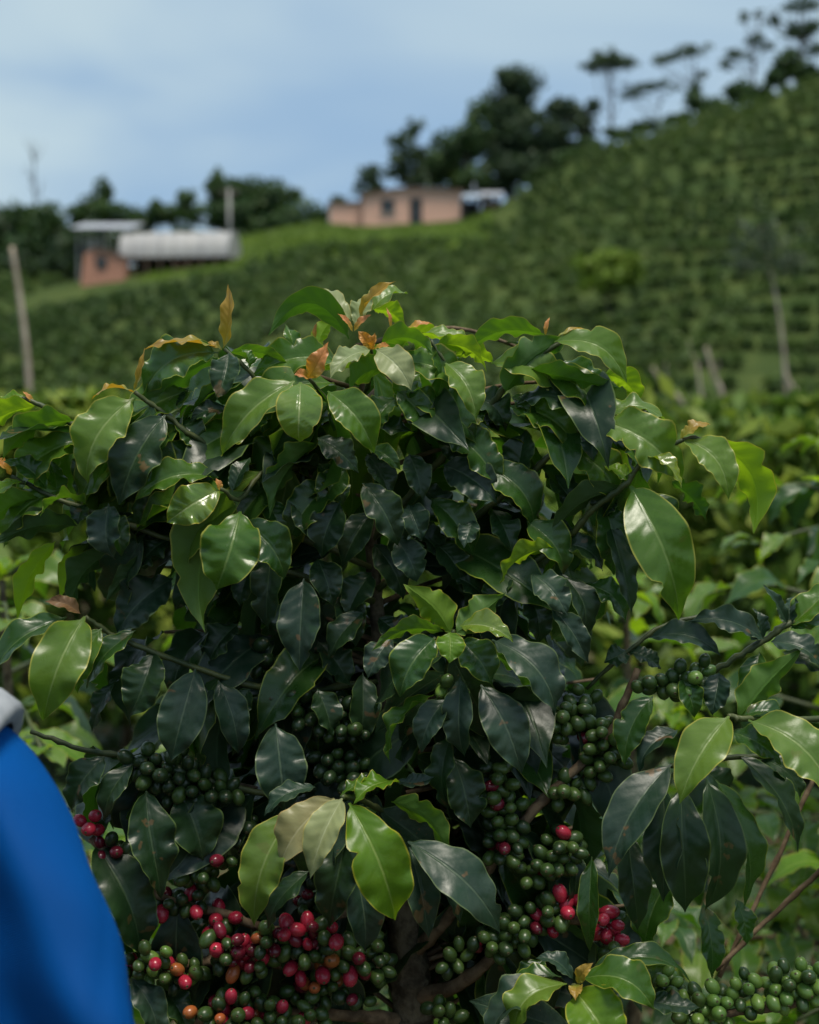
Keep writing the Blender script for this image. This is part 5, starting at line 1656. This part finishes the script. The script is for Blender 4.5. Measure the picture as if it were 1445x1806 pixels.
# clothes
Js = {'wai': J((cx, cy, 1.00), .165, .125), 'che': J((cx, cy, 1.25), .168, .122), 'upc': J((cx, cy, 1.375), .13, .095), 'nek': J((cx, cy + .005, 1.45), .066),
      'sR': J(sR, .066), 'bR': J(.72 * sR + .28 * eR, .069), 'aR': J(.42 * sR + .58 * eR, .071), 'eR': J(eR, .074), 'fR': J(.6 * eR + .4 * wR, .056), 'wR': J(wR - .02 * nrm(wR - eR), .036),
      'sL': J(sL, .080), 'aL': J(.5 * (sL + eL), .070), 'eL': J(eL, .062), 'fL': J(.6 * eL + .4 * wL, .054), 'wL': J(wL - .02 * nrm(wL - eL), .036)}
Es = [('wai', 'che'), ('che', 'upc'), ('upc', 'nek'), ('upc', 'sR'), ('sR', 'bR'), ('bR', 'aR'), ('aR', 'eR'), ('eR', 'fR'), ('fR', 'wR'), ('upc', 'sL'), ('sL', 'aL'), ('aL', 'eL'), ('eL', 'fL'), ('fL', 'wL')]
shirt = skin('shirt', Js, Es, M_SHIRT, PERSON, 4)
ax = nrm(eR - sR)
for v in shirt.data.vertices:                    # soft folds down the sleeve
    p = np.array(v.co)
    t = (p - sR) @ ax
    if -.02 < t < .34 and np.linalg.norm(p - sR - ax * t) < .14:
        r = p - sR - ax * t
        ph = math.atan2(r[1], r[0])
        k_ = max(0, min(1, (t - .02) * 6)); w = k_ * (.0065 * math.sin(3.0 * ph + t * 13 + .6) + .0050 * abs(math.sin(t * 17 + 1.6 * ph + 1.0)) ** .6 + .0022 * math.sin(t * 55 - 4 * ph)) - .003 * k_
        v.co += Vector(nrm(r) * w)
    # the cloth drops away into a deep fold on the inner side of the arm
    if t > .03 and p[0] > cx + .08 and p[1] < sR[1] + .02 and t < .45:
        x_, y_ = topx(p)
        m_ = ((130 - 0) * (y_ - 1470) - (1806 - 1470) * x_) / math.hypot(130, 336)      # px left of the fold line
        q_ = max(0., min(1., (m_ + 30) / 170.))
        v.co.y += .036 * q_ * q_ * (3 - 2 * q_)
Jv = {'wai': J((cx, cy, .98), .178, .138), 'che': J((cx, cy, 1.25), .182, .136), 'upc': J((cx, cy, 1.385), .142, .106), 'nek': J((cx, cy, 1.455), .075),
      'sR': J(sR + np.array((-.055, .0, -.004)), .080, .080), 'sL': J(sL + np.array((.055, 0, .012)), .092)}
skin('vest', Jv, [('wai', 'che'), ('che', 'upc'), ('upc', 'nek'), ('upc', 'sR'), ('upc', 'sL')], M_VEST, PERSON, 3)
for s, c0, e0 in (('R', sR, eR), ('L', sL, eL)):  # stitched armhole hems
    a_x = nrm((1 if s == 'R' else -1) * np.array((.82, 0, 0)) + np.array((0, 0, -.42)))
    u_ = nrm(np.cross(a_x, (0, 1., 0))); v_ = np.cross(a_x, u_)
    cc = c0 + np.array(((.012 if s == 'R' else -.012), 0, -.026))
    ring = [cc + (u_ * math.cos(a) * .096 + v_ * math.sin(a) * .094) for a in np.linspace(0, 2 * math.pi, 41)]
    V, F = [], []
    for q in range(40):
        a = 2 * math.pi * q / 40
        rd = u_ * math.cos(a) + v_ * math.sin(a)
        for (h, r_) in ((-.060, .060), (-.040, .0765), (-.022, .0785), (-.0205, .0762), (-.019, .0785), (-.002, .0755), (.002, .072), (.0, .060)):
            V.append(cc + a_x * h + rd * r_)
    k = 8
    for q in range(40):
        for j in range(k - 1): F.append((q*k+j, ((q+1) % 40)*k+j, ((q+1) % 40)*k+j+1, q*k+j+1))
    link('armhole_hem', new_mesh('armhole_hem', V, F, M_VEST), PERSON)
Jp = {'pel': J((cx, cy, .95), .165, .125), 'hR': J((cx + .09, cy, .85), .098), 'kR': J((cx + .10, cy + .01, .49), .075), 'nR': J((cx + .10, cy - .015, .11), .062),
      'hL': J((cx - .09, cy, .85), .098), 'kL': J((cx - .10, cy + .01, .49), .075), 'nL': J((cx - .10, cy - .015, .11), .062)}
skin('trousers', Jp, [('pel', 'hR'), ('hR', 'kR'), ('kR', 'nR'), ('pel', 'hL'), ('hL', 'kL'), ('kL', 'nL')], M_TROU, PERSON, 2)
for sx in (-1, 1):
    Jb = {'a': J((cx + sx * .10, cy - .02, .15), .052), 'b': J((cx + sx * .10, cy - .015, .055), .05), 'c': J((cx + sx * .108, cy + .09, .045), .046, .04), 'd': J((cx + sx * .112, cy + .17, .038), .038, .032)}
    skin('boot', Jb, [('a', 'b'), ('b', 'c'), ('c', 'd')], M_SHOE, PERSON, 2)
